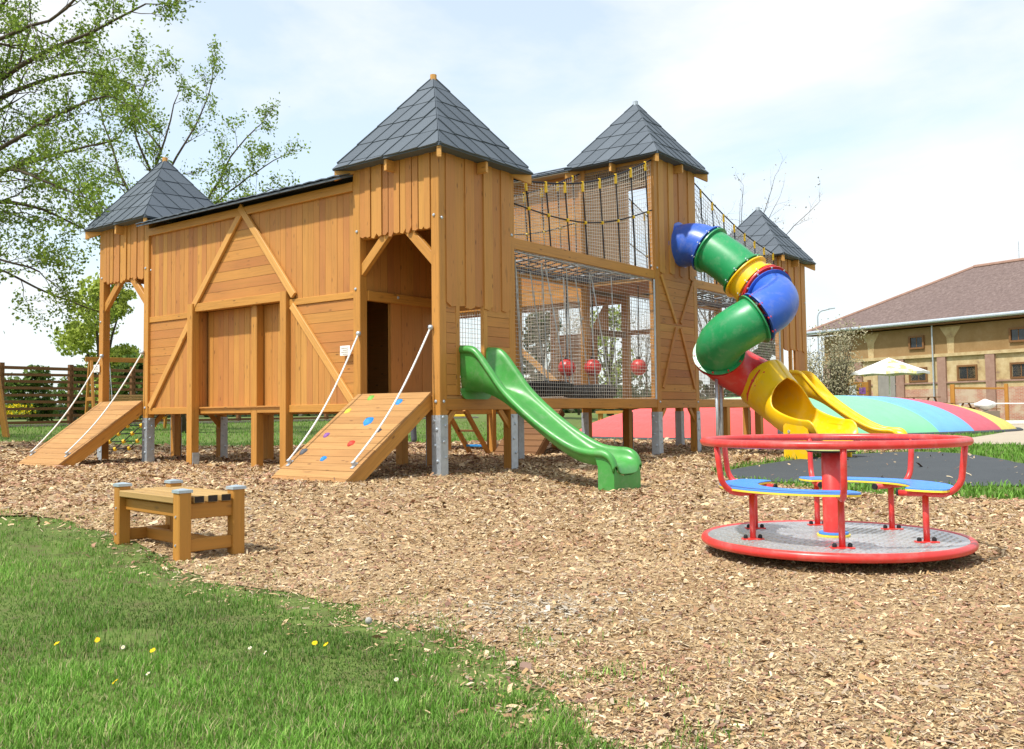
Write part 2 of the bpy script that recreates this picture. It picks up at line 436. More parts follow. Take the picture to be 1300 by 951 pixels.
def plank_wall(panel, plane, c, out, u0, u1, v0, v1, orient, pw, hp=(), th=.022, stag=0., gap=.005, ragged=False, material='board', jit=.003):
    """single boards on a wall; plane 'x' -> (u=y, v=z) at x=c, plane 'y' -> (u=x, v=z) at y=c"""
    a0, a1 = (u0, u1) if orient == 'v' else (v0, v1)
    n = max(1, round((a1 - a0) / pw)); s = (a1 - a0) / n; k = 0
    for i in range(n):
        b0 = a0 + i * s + gap / 2; b1 = a0 + (i + 1) * s - gap / 2
        off = (stag if i % 2 else 0) + random.uniform(-jit, jit)
        if stag and i % 2: b0 -= .02; b1 += .02
        if orient == 'v':
            lo = v0
            if ragged:
                e0, e1 = random.uniform(-.05, .03), random.uniform(-.05, .03)
                poly = [(b0, v0 + e0), (b0 + (b1 - b0) * .5, v0 + min(e0, e1) - .015), (b1, v0 + e1), (b1, v1), (b0, v1)]
            else: poly = [(b0, v0), (b1, v0), (b1, v1), (b0, v1)]
        else: poly = [(u0, b0), (u1, b0), (u1, b1), (u0, b1)]
        for h in hp:
            if poly: poly = clip(poly, *h)
        if len(poly) < 3 or area(poly) < .002: continue
        mb = MB(); base = c - out * off
        if plane == 'x': pts = [(base, u, v) for u, v in poly]; nv = (out * th, 0, 0)
        else: pts = [(u, base, v) for u, v in poly]; nv = (0, out * th, 0)
        g = (0, 0, 1) if orient == 'v' else ((0, 1, 0) if plane == 'x' else (1, 0, 0))
        mb.prism(pts, nv, g); mb.build('plank', material, panel)
def panel(plane, c, out, u0, u1, v0, v1, name='wall_panel', th=.02):
    """the boarding's backing"""
    if plane == 'x': return cpart(name, lambda b: b.box((min(c, c - out * th), u0, v0), (max(c, c - out * th), u1, v1), 2, 0), 'board')
    return cpart(name, lambda b: b.box((u0, min(c, c - out * th), v0), (u1, max(c, c - out * th), v1), 2, 0), 'board')

def pyramid(x0, y0, ze, zp, lab, cap='brace', w=W, o=.214):
    lo = Vector((x0 - o, y0 - o, ze)); L = w + 2 * o
    c = [Vector((lo.x, lo.y, ze)), Vector((lo.x + L, lo.y, ze)), Vector((lo.x + L, lo.y + L, ze)), Vector((lo.x, lo.y + L, ze))]
    ap = Vector((lo.x + L / 2, lo.y + L / 2, zp))
    mb = MB(); i = [p - Vector((0, 0, .03)) for p in c]
    for p in c + [ap] + i: mb.v.append(tuple(p))
    for k in range(4): mb.face((k, (k + 1) % 4, 4)); mb.face((k, 5 + k, 5 + (k + 1) % 4, (k + 1) % 4))
    mb.face((8, 7, 6, 5))
    roof = mb.build('roof', 'slate', castle, label=lab)
    # shingles on each face
    for k in range(4):
        # seen from outside: left corner a, right corner b
        a, b = {0: (c[0], c[1]), 1: (c[1], c[2]), 2: (c[2], c[3]), 3: (c[3], c[0])}[k]
        eu = (b - a).normalized(); mid = (a + b) / 2; ev = (ap - mid).normalized(); nrm = eu.cross(ev).normalized()
        H = (ap - mid).length; tri = [(-L / 2 - .012, -.02), (L / 2 + .012, -.02), (0, H)]
        left = (k == 3 or k == 1)
        d1 = Vector((L / 2, H)).normalized() if left else Vector((-L / 2, H)).normalized()
        d2 = Vector((-d1.x, d1.y)); sp = .40 * abs(d1.y)
        n1 = Vector((d1.y, -d1.x)) if left else Vector((-d1.y, d1.x))      # downhill side of each course
        cells = []
        q1 = Vector((.40, 0)); 
        S1 = .305; S2 = .42
        den = d1.x * d2.y - d1.y * d2.x
        for ii in range(-14, 15):
            for jj in range(-14, 15):
                # cell between course lines ii and ii+1, cross lines jj..jj+1 (half-bond shift)
                o0 = n1 * (ii * S1)
                st = jj * S2 + (ii % 2) * S2 * .5 * .0
                def pt(s_, t_):
                    base = n1 * (s_ * S1)
                    sl_ = d1 * t_ * S2
                    return base + sl_
                poly = [pt(ii, jj + .35 * ii), pt(ii + 1, jj + .35 * (ii + 1)), pt(ii + 1, jj + 1 + .35 * (ii + 1)), pt(ii, jj + 1 + .35 * ii)]
                poly = [(p.x, p.y) for p in poly]
                # clip by triangle
                for e in range(3):
                    p, q = tri[e], tri[(e + 1) % 3]; nx, ny = q[1] - p[1], -(q[0] - p[0])
                    if poly: poly = clip(poly, nx, ny, nx * p[0] + ny * p[1])
                if len(poly) < 3 or area(poly) < .004: continue
                cells.append((ii, poly))
        for ii, poly in cells:
            m2 = MB(); t = []; bt = []; jz = random.uniform(-.002, .003)
            ce = Vector((sum(p[0] for p in poly) / len(poly), sum(p[1] for p in poly) / len(poly)))
            for (u, v) in poly:
                q = Vector((u, v)); qq = ce + (q - ce) * .99
                fr = (n1.dot(q) / S1) - ii; fj = (d1.dot(q) - d1.dot(ce)) / S2
                wp = mid + eu * qq.x + ev * qq.y
                bt.append(wp + nrm * .001); t.append(wp + nrm * (.010 + .016 * fr - .010 * fj + jz))
            n = len(t)
            for p in bt + t: m2.v.append(tuple(p))
            m2.face([n + x for x in range(n)])
            for x in range(n): m2.face((x, (x + 1) % n, n + (x + 1) % n, n + x))
            m2.build('shingle', 'slate', roof)
    # rafter tails at corners and middles
    for k in range(4):
        d = (c[k] - ap).normalized(); hz = Vector((d.x, d.y, 0)).normalized()
        e = c[k] - hz * .03 - Vector((0, 0, .035)); inn = e - hz * .34
        sd = Vector((-hz.y, hz.x, 0)) * .03
        m2 = MB(); m2.prism([e - sd, e - sd - Vector((0, 0, .15)), inn - sd - Vector((0, 0, .015)), inn - sd + Vector((0, 0, .005))], sd * 2, hz)
        m2.build('rafter_tail', 'brace', castle)
        mid = (c[k] + c[(k + 1) % 4]) / 2; hz = Vector((mid.x - ap.x, mid.y - ap.y, 0)).normalized()
        e = mid - hz * .04 - Vector((0, 0, .035)); inn = e - hz * .17; sd = Vector((-hz.y, hz.x, 0)) * .025
        m2 = MB(); m2.prism([e - sd, e - sd - Vector((0, 0, .16)), inn - sd - Vector((0, 0, .16)), inn - sd], sd * 2, hz)
        m2.build('rafter_tail', 'brace', castle)
    m2 = MB(); m2.bar(ap - Vector((0, 0, .10)), ap + Vector((0, 0, .035)), .10, .10, (1, 0, 0), .03); m2.build('roof_tip', cap, roof)
    return roof

def tower(x0, y0, ze, bolts=True):
    ps = [post(x0, y0, ze, ('-x', '-y'), bolts=bolts), post(x0 + W - PW, y0, ze, ('-y', '+x'), bolts=bolts),
          post(x0, y0 + W - PW, ze, ('-x', '+y'), bolts=bolts), post(x0 + W - PW, y0 + W - PW, ze, ('+x', '+y'), bolts=False)]
    return ps
ZE = 4.57
T1 = (0, 7.34); T2 = (0, 0); T3 = (6.213, 0); T4 = (12.43, 0)
for (x, y), ze, zp, lab, cap in ((T1, ZE, 6.06, 'slate pyramid roof of the leftmost tower', 'brace'), (T2, ZE, 6.06, 'slate pyramid roof of the nearest tower', 'brace'),
                                 (T3, 5.79, 7.25, 'slate pyramid roof of the tall tower with the tube slide', 'steel'), (T4, 4.62, 6.06, 'slate pyramid roof of the farthest tower', 'steel')):
    ps = tower(x, y, ze); pyramid(x, y, ze + .02, zp, lab, cap)
    # deck and rim beams
    fz = 1.10
    deck = cpart('deck', lambda b: b.box((x + .02, y + .02, fz - .05), (x + W - .02, y + W - .02, fz + .02), 0, .004), 'ramp')
    for (a, b_) in (((x + PW, y + .05, fz - .11), (x + W - PW, y + .05, fz - .11)), ((x + PW, y + W - .06, fz - .11), (x + W - PW, y + W - .06, fz - .11)), ((x + .06, y + PW, fz - .11), (x + .06, y + W - PW, fz - .11)), ((x + W - .06, y + PW, fz - .11), (x + W - .06, y + W - PW, fz - .11))):
        beam(a, b_, .16, .09)
    # head beams
    for (a, b_) in (((x + PW, y + .075, ze - .07), (x + W - PW, y + .075, ze - .07)), ((x + PW, y + W - .075, ze - .07), (x + W - PW, y + W - .075, ze - .07)), ((x + .075, y + PW, ze - .07), (x + .075, y + W - PW, ze - .07)), ((x + W - .075, y + PW, ze - .07), (x + W - .075, y + W - PW, ze - .07))):
        beam(a, b_, .12, .10)
    # braces under the floor on the near side
    for s in (0, 1):
        xa = x + PW if s == 0 else x + W - PW; xb = xa + (.22 if s == 0 else -.22)
        beam((xa - (.03 if s == 0 else -.03), y + .06, .66), (xb, y + .06, .92), .09, .05, name='brace')
        bolt(castle, (x + PW * .5 + s * (W - PW), y - .001, 1.03), (0, -1, 0)); bolt(castle, (x - .001, y + PW * .5 + s * (W - PW), 1.03), (-1, 0, 0))
    bolt(castle, (x - .001, y + .09, 3.66), (-1, 0, 0)); bolt(castle, (x + .06, y - .001, 3.62), (0, -1, 0)); bolt(castle, (x - .001, y + W - .09, 3.62), (-1, 0, 0)); bolt(castle, (x + W - .08, y - .001, 3.6), (0, -1, 0))
    bolt(castle, (x - .001, y + W - .06, 2.75), (-1, 0, 0))

# porch fronts of the two towers with ramps: hanging boards, header, braces
for (x, y) in (T1, T2):
    p = panel('x', x + .045, -1, y + PW, y + W - PW, 3.58, ZE - .02)
    plank_wall(p, 'x', x + .025, -1, y + PW, y + W - PW, 3.52, ZE, 'v', .118, stag=.0, ragged=True, th=.03, gap=.012, jit=.012)
    beam((x + .10, y + PW, 3.56), (x + .10, y + W - PW, 3.56), .12, .08)
    beam((x + .075, y + PW - .04, 3.0), (x + .075, y + .68, 3.56), .08, .14, name='brace', side=(1, 0, 0)); beam((x + .075, y + W - PW + .04, 3.0), (x + .075, y + W - .72, 3.56), .08, .14, name='brace', side=(1, 0, 0))
# far-side braces seen through the left tower
for yy in (T1[1] + PW - .02, T1[1] + W - PW + .02):
    d = .6 if yy < T1[1] + 1 else -.6
    beam((W - .07, yy, 3.0), (W - .07, yy + d, 3.55), .08, .14, name='brace', side=(1, 0, 0))
beam((W - .07, T1[1] + PW, 3.6), (W - .07, T1[1] + W - PW, 3.6), .12, .08)
p = panel('x', W - .05, -1, T1[1] + PW, T1[1] + W - PW, 3.6, ZE - .1)
p = panel('y', T1[1] + W - .05, 1, PW, W - PW, 3.6, ZE - .1)

# nearest tower, right-hand face: boards above, window opening, slide entry below
p = panel('y', .045, -1, PW, W - PW, 2.5, ZE - .02)
plank_wall(p, 'y', .012, -1, PW - .01, W - PW + .01, 2.43, ZE, 'v', .21, stag=.018, ragged=True, th=.028, gap=.01, jit=.004)
p = panel('y', .05, -1, PW, .36, 1.12, 2.5)
plank_wall(p, 'y', .028, -1, PW, .35, 1.12, 2.44, 'h', .145)
for xx in (.35, .98): cpart('window_jamb', lambda b: b.box((xx, .0, 1.12), (xx + .09, .07, 2.5), 2, .005))
p = panel('y', .05, -1, 1.07, W - PW, 1.12, 2.5)
plank_wall(p, 'y', .028, -1, 1.07, W - PW, 1.12, 2.44, 'h', .145)
# the wall between the nearest tower and the wing, seen through the porch
Yw = W - PW
p = panel('y', Yw + .05, -1, PW, W - PW, 2.74, ZE - .1)
plank_wall(p, 'y', Yw + .03, -1, PW, W - PW, 2.74, ZE - .12, 'v', .14)
beam((PW, Yw + .02, 2.66), (W - PW, Yw + .02, 2.66), .15, .10)
p = panel('y', Yw + .05, -1, .66, W - PW, 1.12, 2.59)
plank_wall(p, 'y', Yw + .03, -1, .66, W - PW, 1.12, 2.59, 'v', .24)
bolt(castle, (.78, Yw - .03, 2.68), (0, -1, 0))
p = panel('x', W - .08, -1, PW, W - PW, 2.5, ZE - .1, 'wall_panel')

# ---- wing between the left tower and the nearest tower
WX = .075; Y0, Y1 = W, T1[1]
zb, zt = .91, 4.40
tri_a, tri_l, tri_r = (4.49, 4.36), (5.87, 2.86), (3.22, 2.86)
def side(p, q, keep):      # half plane keeping the side of point 'keep'
    nx, ny = q[1] - p[1], -(q[0] - p[0]); c = nx * p[0] + ny * p[1]
    if nx * keep[0] + ny * keep[1] > c: nx, ny, c = -nx, -ny, -c
    return (nx, ny, c)
inL = side(tri_a, tri_l, (4.5, 3)); inR = side(tri_a, tri_r, (4.5, 3))
outL = side(tri_a, tri_l, (7, 4)); outR = side(tri_a, tri_r, (2, 4))
p = panel('x', WX + .025, -1, Y0, Y1, 2.72, zt, 'upper_wall')
plank_wall(p, 'x', WX, -1, 4.49, Y1, 2.73, zt, 'v', .135, [outL], jit=.002)
plank_wall(p, 'x', WX, -1, Y0, 4.49, 2.73, zt, 'v', .135, [outR], jit=.002)
plank_wall(p, 'x', WX, -1, 3.1, 5.95, 2.86, 4.36, 'h', .17, [inL, inR], jit=.002)
# lower corner panels with diagonals
dl0, dl1 = (5.95, 2.62), (7.28, 1.04); dr0, dr1 = (3.2, 2.62), (1.80, 1.06)
p = panel('x', WX + .025, -1, 6.0, Y1, 1.0, 2.64, 'lower_wall')
plank_wall(p, 'x', WX, -1, 6.0, Y1, 1.02, 2.62, 'h', .155, [side(dl0, dl1, (7.2, 2.6))], jit=.002)
plank_wall(p, 'x', WX, -1, 6.0, Y1, 1.02, 2.62, 'v', .14, [side(dl0, dl1, (6, 1))], jit=.002)
p = panel('x', WX + .025, -1, Y0, 3.3, 1.0, 2.64, 'lower_wall')
plank_wall(p, 'x', WX, -1, Y0, 3.3, 1.02, 2.62, 'h', .155, [side(dr0, dr1, (1.8, 2.6))], jit=.002)
plank_wall(p, 'x', WX, -1, Y0, 3.3, 1.02, 2.62, 'v', .14, [side(dr0, dr1, (3.2, 1))], jit=.002)
bx = WX - .052
beam((bx, tri_a[0] - .02, tri_a[1] + .03), (bx, tri_l[0] + .09, tri_l[1] - .1), .12, .05, 'brace', 'brace', (0, 1, 0)); beam((bx - .012, tri_a[0] + .06, tri_a[1] + .06), (bx - .012, tri_r[0] - .08, tri_r[1] - .08), .125, .05, 'brace', 'brace', (0, 1, 0))
beam((bx, *dl0), (bx, *dl1), .12, .05, 'brace', 'brace', (0, 1, 0)); beam((bx, *dr0), (bx, *dr1), .12, .05, 'brace', 'brace', (0, 1, 0))
beam((WX - .02, Y0, 2.675), (WX - .02, 3.28, 2.675), .105, .05); beam((WX - .02, 6.02, 2.675), (WX - .02, Y1, 2.675), .105, .05)
beam((WX - .03, 3.44, 2.79), (WX - .03, 5.85, 2.79), .145, .07)                    # header over the recess
beam((WX - .02, Y0, .965), (WX - .02, 3.28, .965), .12, .06); beam((WX - .02, 6.02, .965), (WX - .02, Y1, .965), .12, .06)
beam((.16, 3.44, .965), (.16, 4.24, .965), .12, .06); beam((.16, 4.4, .965), (.16, 5.85, .965), .12, .06)
# recess
p = panel('x', .335, -1, 3.44, 5.85, 1.0, 2.75, 'recess_wall')
plank_wall(p, 'x', .31, -1, 3.44, 5.85, 1.02, 2.73, 'v', .15, jit=.002)
p = panel('y', 5.93, -1, .09, .31, 1.0, 2.75, 'recess_wall'); plank_wall(p, 'y', 5.915, -1, .10, .31, 1.02, 2.73, 'v', .11)
p = panel('y', 3.36, 1, .09, .31, 1.0, 2.75, 'recess_wall')
cpart('recess_ceiling', lambda b: b.box((.1, 3.44, 2.74), (.31, 5.85, 2.77), 1, 0), 'board')
cpart('recess_floor', lambda b: b.box((.1, 3.44, 1.0), (.31, 5.85, 1.022), 1, 0), 'board')
post(-.04, 5.86, 2.86, w=.155); post(-.04, 3.28, 2.86, w=.155); post(.13, 4.25, 2.73, w=.15)
cpart('foot_plate', lambda b: b.box((-.02, 5.845, -.1), (.115, 5.858, .22), 2, .002), 'steel')
cpart('thin_prop', lambda b: b.bar((.3, 3.75, -.1), (.3, 3.75, .95), .05, .05), 'ramp')
for yy in (3.4, 5.85): post(W - PW, yy, 2.7, bolts=False)
post(W - PW, 2.3, 1.0, bolts=False)
# shell: back wall, floor, ceiling joist
cpart('back_wall', lambda b: b.box((W - .05, Y0, 1.0), (W - .02, Y1, zt), 1, 0), 'board')
cpart('deck', lambda b: b.box((.34, Y0, 1.02), (W - .06, Y1, 1.07), 1, 0), 'ramp')
beam((W - .1, Y0, .95), (W - .1, Y1, .95), .14, .09); beam((.9, Y0, .95), (.9, Y1, .95), .14, .09)
cpart('wall_panel', lambda b: b.box((.1, Y1 - .03, 1.07), (W - .06, Y1 - .005, zt), 2, 0), 'board')
# low roof of the wing
def wing_roof(x0, Ya, Yb, z0, lab, up=.36):
    x1 = x0 + .25 + W / 2
    mb = MB(); mb.prism([(x0, Ya, z0), (x1, Ya, z0 + up), (x1 + 1.1, Ya, z0), (x1 + 1.1, Ya, z0 - .03), (x1, Ya, z0 + up - .03), (x0, Ya, z0 - .03)], (0, Yb - Ya, 0), (0, 1, 0))
    r = mb.build('roof', 'slate', castle, label=lab)
    n = int((Yb - Ya) / .27); s = (Yb - Ya) / n; sl_ = up / (x1 - x0)
    for k in range(n):
        a = Ya + k * s; j = random.uniform(0, .008)
        m2 = MB(); m2.prism([(x0 - .02, a + .003, z0 + .004 + j), (x0 - .02, a + s * .45, z0 + .018 + j), (x0 - .02, a + s - .003, z0 + .010 + j), (x0 + .40, a + s - .003, z0 + .010 + .42 * sl_), (x0 + .40, a + .003, z0 + .004 + .42 * sl_)], (0, 0, .016), (0, 1, 0)); m2.build('shingle', 'slate', r)
        m2 = MB(); m2.prism([(x0 + .33, a + .05, z0 + .36 * sl_ + .022), (x0 + .33, a + s + .04, z0 + .36 * sl_ + .022), (x1, a + s + .04, z0 + up + .008), (x1, a + .05, z0 + up + .008)], (0, 0, .014), (0, 1, 0)); m2.build('shingle', 'slate', r)
    return r
wing_roof(-.25, Y0 + .0, Y1 - .0, 4.43, 'long low slate roof over the left wing')
cpart('fascia', lambda b: b.box((-.005, Y0 + .0, 4.26), (.05, Y1, 4.40), 1, .004))

# ---- tall tower: right-hand face
x3 = T3[0]
p = panel('y', .05, -1, x3 + PW, x3 + W - PW, 3.55, 5.75)
plank_wall(p, 'y', .012, -1, x3 + PW - .01, x3 + W - PW + .01, 3.56, 5.78, 'v', .21, stag=.018, ragged=True, th=.028, gap=.01, jit=.004)
p = panel('y', .05, -1, x3 + PW, x3 + W - PW, 1.075, 3.6, 'lower_wall')
plank_wall(p, 'y', .028, -1, x3 + PW, x3 + W - PW, 1.08, 3.58, 'h', .15)
for (a, b_) in (((x3 + .2, 1.3), (x3 + .78, 2.5)), ((x3 + W - .2, 1.3), (x3 + .97, 2.5)), ((x3 + .2, 3.5), (x3 + .78, 2.6)), ((x3 + W - .2, 3.5), (x3 + .97, 2.6))):
    beam((a[0], -.012, a[1]), (b_[0], -.012, b_[1]), .075, .03, 'board', 'brace', (0, 0, 1))
cpart('deck', lambda b: b.box((x3 + .02, .02, 3.38), (x3 + W - .02, W - .02, 3.45), 0, 0), 'ramp')
# brown mesh on the side towards the near tower, with an open doorway
def net(name, o, eu, ev, wu, wv, cell, r, material, hole=None, sag=0., n=3):
    o = Vector(o); eu = Vector(eu).normalized(); ev = Vector(ev).normalized(); nn = eu.cross(ev); mb = MB()
    nu = int(wu / cell); nv = int(wv / cell)
    def P(a, b): return o + eu * a + ev * b + nn * (sag * math.sin(math.pi * a / wu) * math.sin(math.pi * b / wv) + .006 * noise.noise(Vector((a * 2, b * 2, o.x))))
    for i in range(nu + 1):
        a = wu * i / nu; segs = [(0, wv)]
        if hole and hole[0] < a < hole[1]: segs = [(0, hole[2]), (hole[3], wv)]
        for s0, s1 in segs:
            if s1 - s0 > .02: mb.tube([P(a, s0 + (s1 - s0) * k / 5) for k in range(6)], r, n, False)
    for i in range(nv + 1):
        b = wv * i / nv; segs = [(0, wu)]
        if hole and hole[2] < b < hole[3]: segs = [(0, hole[0]), (hole[1], wu)]
        for s0, s1 in segs:
            if s1 - s0 > .02: mb.tube([P(s0 + (s1 - s0) * k / 7, b) for k in range(8)], r, n, False)
    return mb.build(name, material, castle, kind='stuff')
net('mesh_screen', (x3 + .02, PW, 3.5), (0, 1, 0), (0, 0, 1), W - 2 * PW, 2.2, .05, .0135, 'mesh', hole=(0.0, .42, 0, 1.75))
# wing behind the tall tower
p = panel('x', x3 + .1, -1, W, 7.3, 3.2, 5.76, 'upper_wall')
plank_wall(p, 'x', x3 + .075, -1, W, 4.6, 3.25, 5.74, 'h', .16)
plank_wall(p, 'x', x3 + .075, -1, 4.6, 7.3, 3.25, 5.74, 'v', .16)
wing_roof(x3 - .25, W, 7.3, 5.80, 'low slate roof of the back wing behind the tall tower')
cpart('soffit', lambda b: b.box((x3 - .22, W + .1, 5.74), (x3 + .06, 7.3, 5.765), 1, 0), flat('pale_soffit', (.46, .40, .31), .7))
beam((x3 + .06, W, 3.18), (x3 + .06, 7.3, 3.18), .14, .08); beam((x3 + .06, W, 1.0), (x3 + .06, 7.3, 1.0), .16, .09)
cpart('back_wall', lambda b: b.box((x3 + W - .05, W, 3.2), (x3 + W - .02, 7.3, 5.7), 1, 0), 'board')
cpart('deck', lambda b: b.box((x3 + .1, W, 1.05), (x3 + W - .06, 7.3, 1.1), 1, 0), 'ramp')
cpart('deck', lambda b: b.box((x3 + .1, W, 3.26), (x3 + W - .06, 7.3, 3.31), 1, 0), 'ramp')
for yy in (3.5, 5.4, 7.15): post(x3, yy, 3.2, bolts=False); post(x3 + W - PW, yy, 3.2, bolts=False)
net('safety_net', (x3 + .05, W, 1.1), (0, 1, 0), (0, 0, 1), 3.4, 2.0, .07, .004, 'net')
plank_wall(panel('x', x3 + W - .1, -1, 2.4, 3.4, 1.1, 2.6), 'x', x3 + W - .13, -1, 2.4, 3.4, 1.12, 2.6, 'h', .16)
beam((x3 + .3, 2.1, 1.1), (x3 + .3, 3.5, 2.2), .12, .06, 'brace', 'brace')
# inside the tall tower's lower storey
beam((x3 + W - .07, PW, 2.55), (x3 + W - .07, W - PW, 2.55), .10, .07); 
m2 = MB(); m2.prism([(x3 + .25, W - .12, 2.55), (x3 + .9, W - .12, 3.25), (x3 + .9, W - .12, 2.55)], (0, .03, 0), (0, 0, 1)); m2.build('gusset_panel', 'board', castle)
beam((x3 + .15, W - .08, 2.5), (x3 + W - .15, W - .08, 2.5), .12, .06, 'dark_wood')

# ---- two net bays
def bay(xa, xb, front_net=True):
    for yy in (.06, W - .06):
        beam((xa, yy, 1.005), (xb, yy, 1.005), .165, .09); beam((xa, yy, 3.485), (xb, yy, 3.485), .17, .09)
    for zz in (3.42,):
        for i in range(1, 4):
            X = xa + (xb - xa) * i / 4; cpart('cross_bar', lambda b: b.tube([(X, .1, zz), (X, W - .1, zz)], .018, 6), 'steel')
    for i in range(12):
        X = xa + (xb - xa) * (i + .5) / 12
    deck = cpart('floor_frame', lambda b: (b.box((xa + .02, .12, .98), (xb - .02, .3, 1.03), 0, .004), b.box((xa + .02, W - .3, .98), (xb - .02, W - .12, 1.03), 0, .004)), 'ramp')
    cpart('frame_pipe', lambda b: b.tube([(xa + .04, .06, 3.37), (xb - .06, .06, 3.37)], .014, 6), 'steel')
    cpart('frame_pipe', lambda b: b.tube([(xb - .07, .0, 1.08), (xb - .07, .0, 3.38)], .018, 6), 'steel')
    cpart('frame_pipe', lambda b: b.tube([(xa + .05, W - .06, 3.37), (xb - .05, W - .06, 3.37)], .014, 6), 'steel')
    net('safety_net', (xa, .03, 1.09), (1, 0, 0), (0, 0, 1), xb - xa, 2.3, .06, .0035, 'net', sag=.03)
    net('safety_net', (xa, W - .03, 1.09), (1, 0, 0), (0, 0, 1), xb - xa, 2.3, .08, .0035, 'net', sag=.03)
    net('rope_floor', (xa, .1, 3.46), (1, 0, 0), (0, 1, 0), xb - xa, W - .2, .2, .012, 'rope', sag=-.12)
def rope_side(yy, z_top, z_mid, zbot, xa, xb, n, clips=True, sag=.0):
    ar = []
    for k in range(13):
        t = k / 12; ar.append((xa + (xb - xa) * t, yy, z_top(t)))
    cpart('top_rope', lambda b: b.tube(ar, .014, 6), 'rope')
    cpart('hand_rope', lambda b: b.tube([(xa + (xb - xa) * k / 12, yy, z_mid(k / 12)) for k in range(13)], .012, 6), 'rope')
    for i in range(n):
        t = (i + .6) / n; X = xa + (xb - xa) * t; lean = .10
        cpart('rope', lambda b: b.tube([(X - .02, yy, z_top(t)), (X + lean * .5, yy, z_mid(t)), (X + lean, yy, zbot(t))], .013, 5), 'rope')
        cpart('rope_clip', lambda b: b.bar((X - .02, yy, z_top(t) + .02), (X - .01, yy, z_top(t) - .16), .05, .04, (1, 0, 0), .012), 'ring')
        m2 = MB(); c = (X + lean * .5, yy, z_mid(t)); m2.lathe(c, [(0, -.035), (.03, -.02), (.036, 0), (.03, .02), (0, .035)], 8); m2.build('rope_clip', 'ring', castle, True)
bay(W, x3)
zt_ = lambda t: 4.5 + 1.22 * t - .42 * math.sin(math.pi * t) * .55
zm_ = lambda t: 4.12 + .62 * t - .5 * math.sin(math.pi * t) * .55
rope_side(.04, zt_, zm_, lambda t: 3.56, W + .05, x3 - .02, 8)
rope_side(W - .04, lambda t: zt_(t) - .0, zm_, lambda t: 3.56, W + .05, x3 - .02, 8)
def netfill(name, yy, zt, zb_, xa, xb, cell=.075, r=.0042):
    mb = MB(); nu = int((xb - xa) / cell)
    for i in range(nu + 1):
        t = i / nu; X = xa + (xb - xa) * t; mb.tube([(X, yy, zt(t)), (X, yy, zb_(t))], r, 3, False)
    for j in range(1, 24):
        q = j / 24; mb.tube([(xa + (xb - xa) * k / 14, yy, zt(k / 14) * (1 - q) + zb_(k / 14) * q) for k in range(15)], r, 3, False)
    return mb.build(name, 'net', castle, kind='stuff')
netfill('safety_net', .06, zt_, lambda t: 3.56, W + .05, x3 - .02)
netfill('safety_net', W - .06, zt_, lambda t: 3.56, W + .05, x3 - .02)
xb4 = T4[0]
bay(x3 + W, xb4)
zs = lambda t: 5.62 - 1.0 * t - .16 * math.sin(math.pi * t)
zs2 = lambda t: 4.6 - .75 * t - .14 * math.sin(math.pi * t)
rope_side(.04, zs, zs2, lambda t: 3.56, x3 + W + .02, xb4 - .02, 8)
rope_side(W - .04, zs, zs2, lambda t: 3.56, x3 + W + .02, xb4 - .02, 8)
netfill('safety_net', .06, zs, lambda t: 3.56, x3 + W, xb4, .085); netfill('safety_net', W - .06, zs, lambda t: 3.56, x3 + W, xb4, .085)
# bay posts and joists under the floor
for xx in (3.9, 10.2): post(xx, W - PW, 3.5, ('-x', '-y'), bolts=False)
for xx in (9.3, 11.1): post(xx, .01, .92, bolts=False)
beam((W, W * .5, .98), (x3, W * .5, .98), .1, .08); beam((4.6, 4.0, .88), (6.2, 4.0, .88), .10, .08, 'brace')
post(6.05, 3.93, .93, bolts=False, w=.12)

# ---- farthest tower: right-hand face
x4 = T4[0]
p = panel('y', .05, -1, x4 + PW, x4 + W - PW, 2.4, 4.58)
plank_wall(p, 'y', .012, -1, x4 + PW - .01, x4 + W - PW + .01, 2.36, 4.6, 'v', .21, stag=.018, ragged=True, th=.028, gap=.01, jit=.004)
p = panel('y', .05, -1, x4 + .95, x4 + W - PW, 1.12, 2.4)
plank_wall(p, 'y', .028, -1, x4 + .95, x4 + W - PW, 1.12, 2.38, 'v', .2)
cpart('window_jamb', lambda b: b.box((x4 + .62, 0, 1.12), (x4 + .72, .07, 2.42), 2, .004))
cpart('frame_pipe', lambda b: b.tube([(x4 - .08, .0, 1.1), (x4 - .08, .0, 4.3)], .018, 6), 'steel')

# ---- small signs on the posts
for (y, z, lab) in ((1.90, 1.83, 'white notice plate beside the climbing ramp'), (9.12, 1.83, 'white notice plate on the left tower post')):
    cpart('notice_plate', lambda b: b.box((-.03, y - .11, z - .075), (-.02, y + .11, z + .075), 2, .003), 'white', label=lab)
    for k in range(4): cpart('notice_print', lambda b: b.box((-.0345, y - .07, z + .035 - k * .03), (-.0315, y + .08 - .03 * (k % 2), z + .045 - k * .03), 1, 0), 'net')

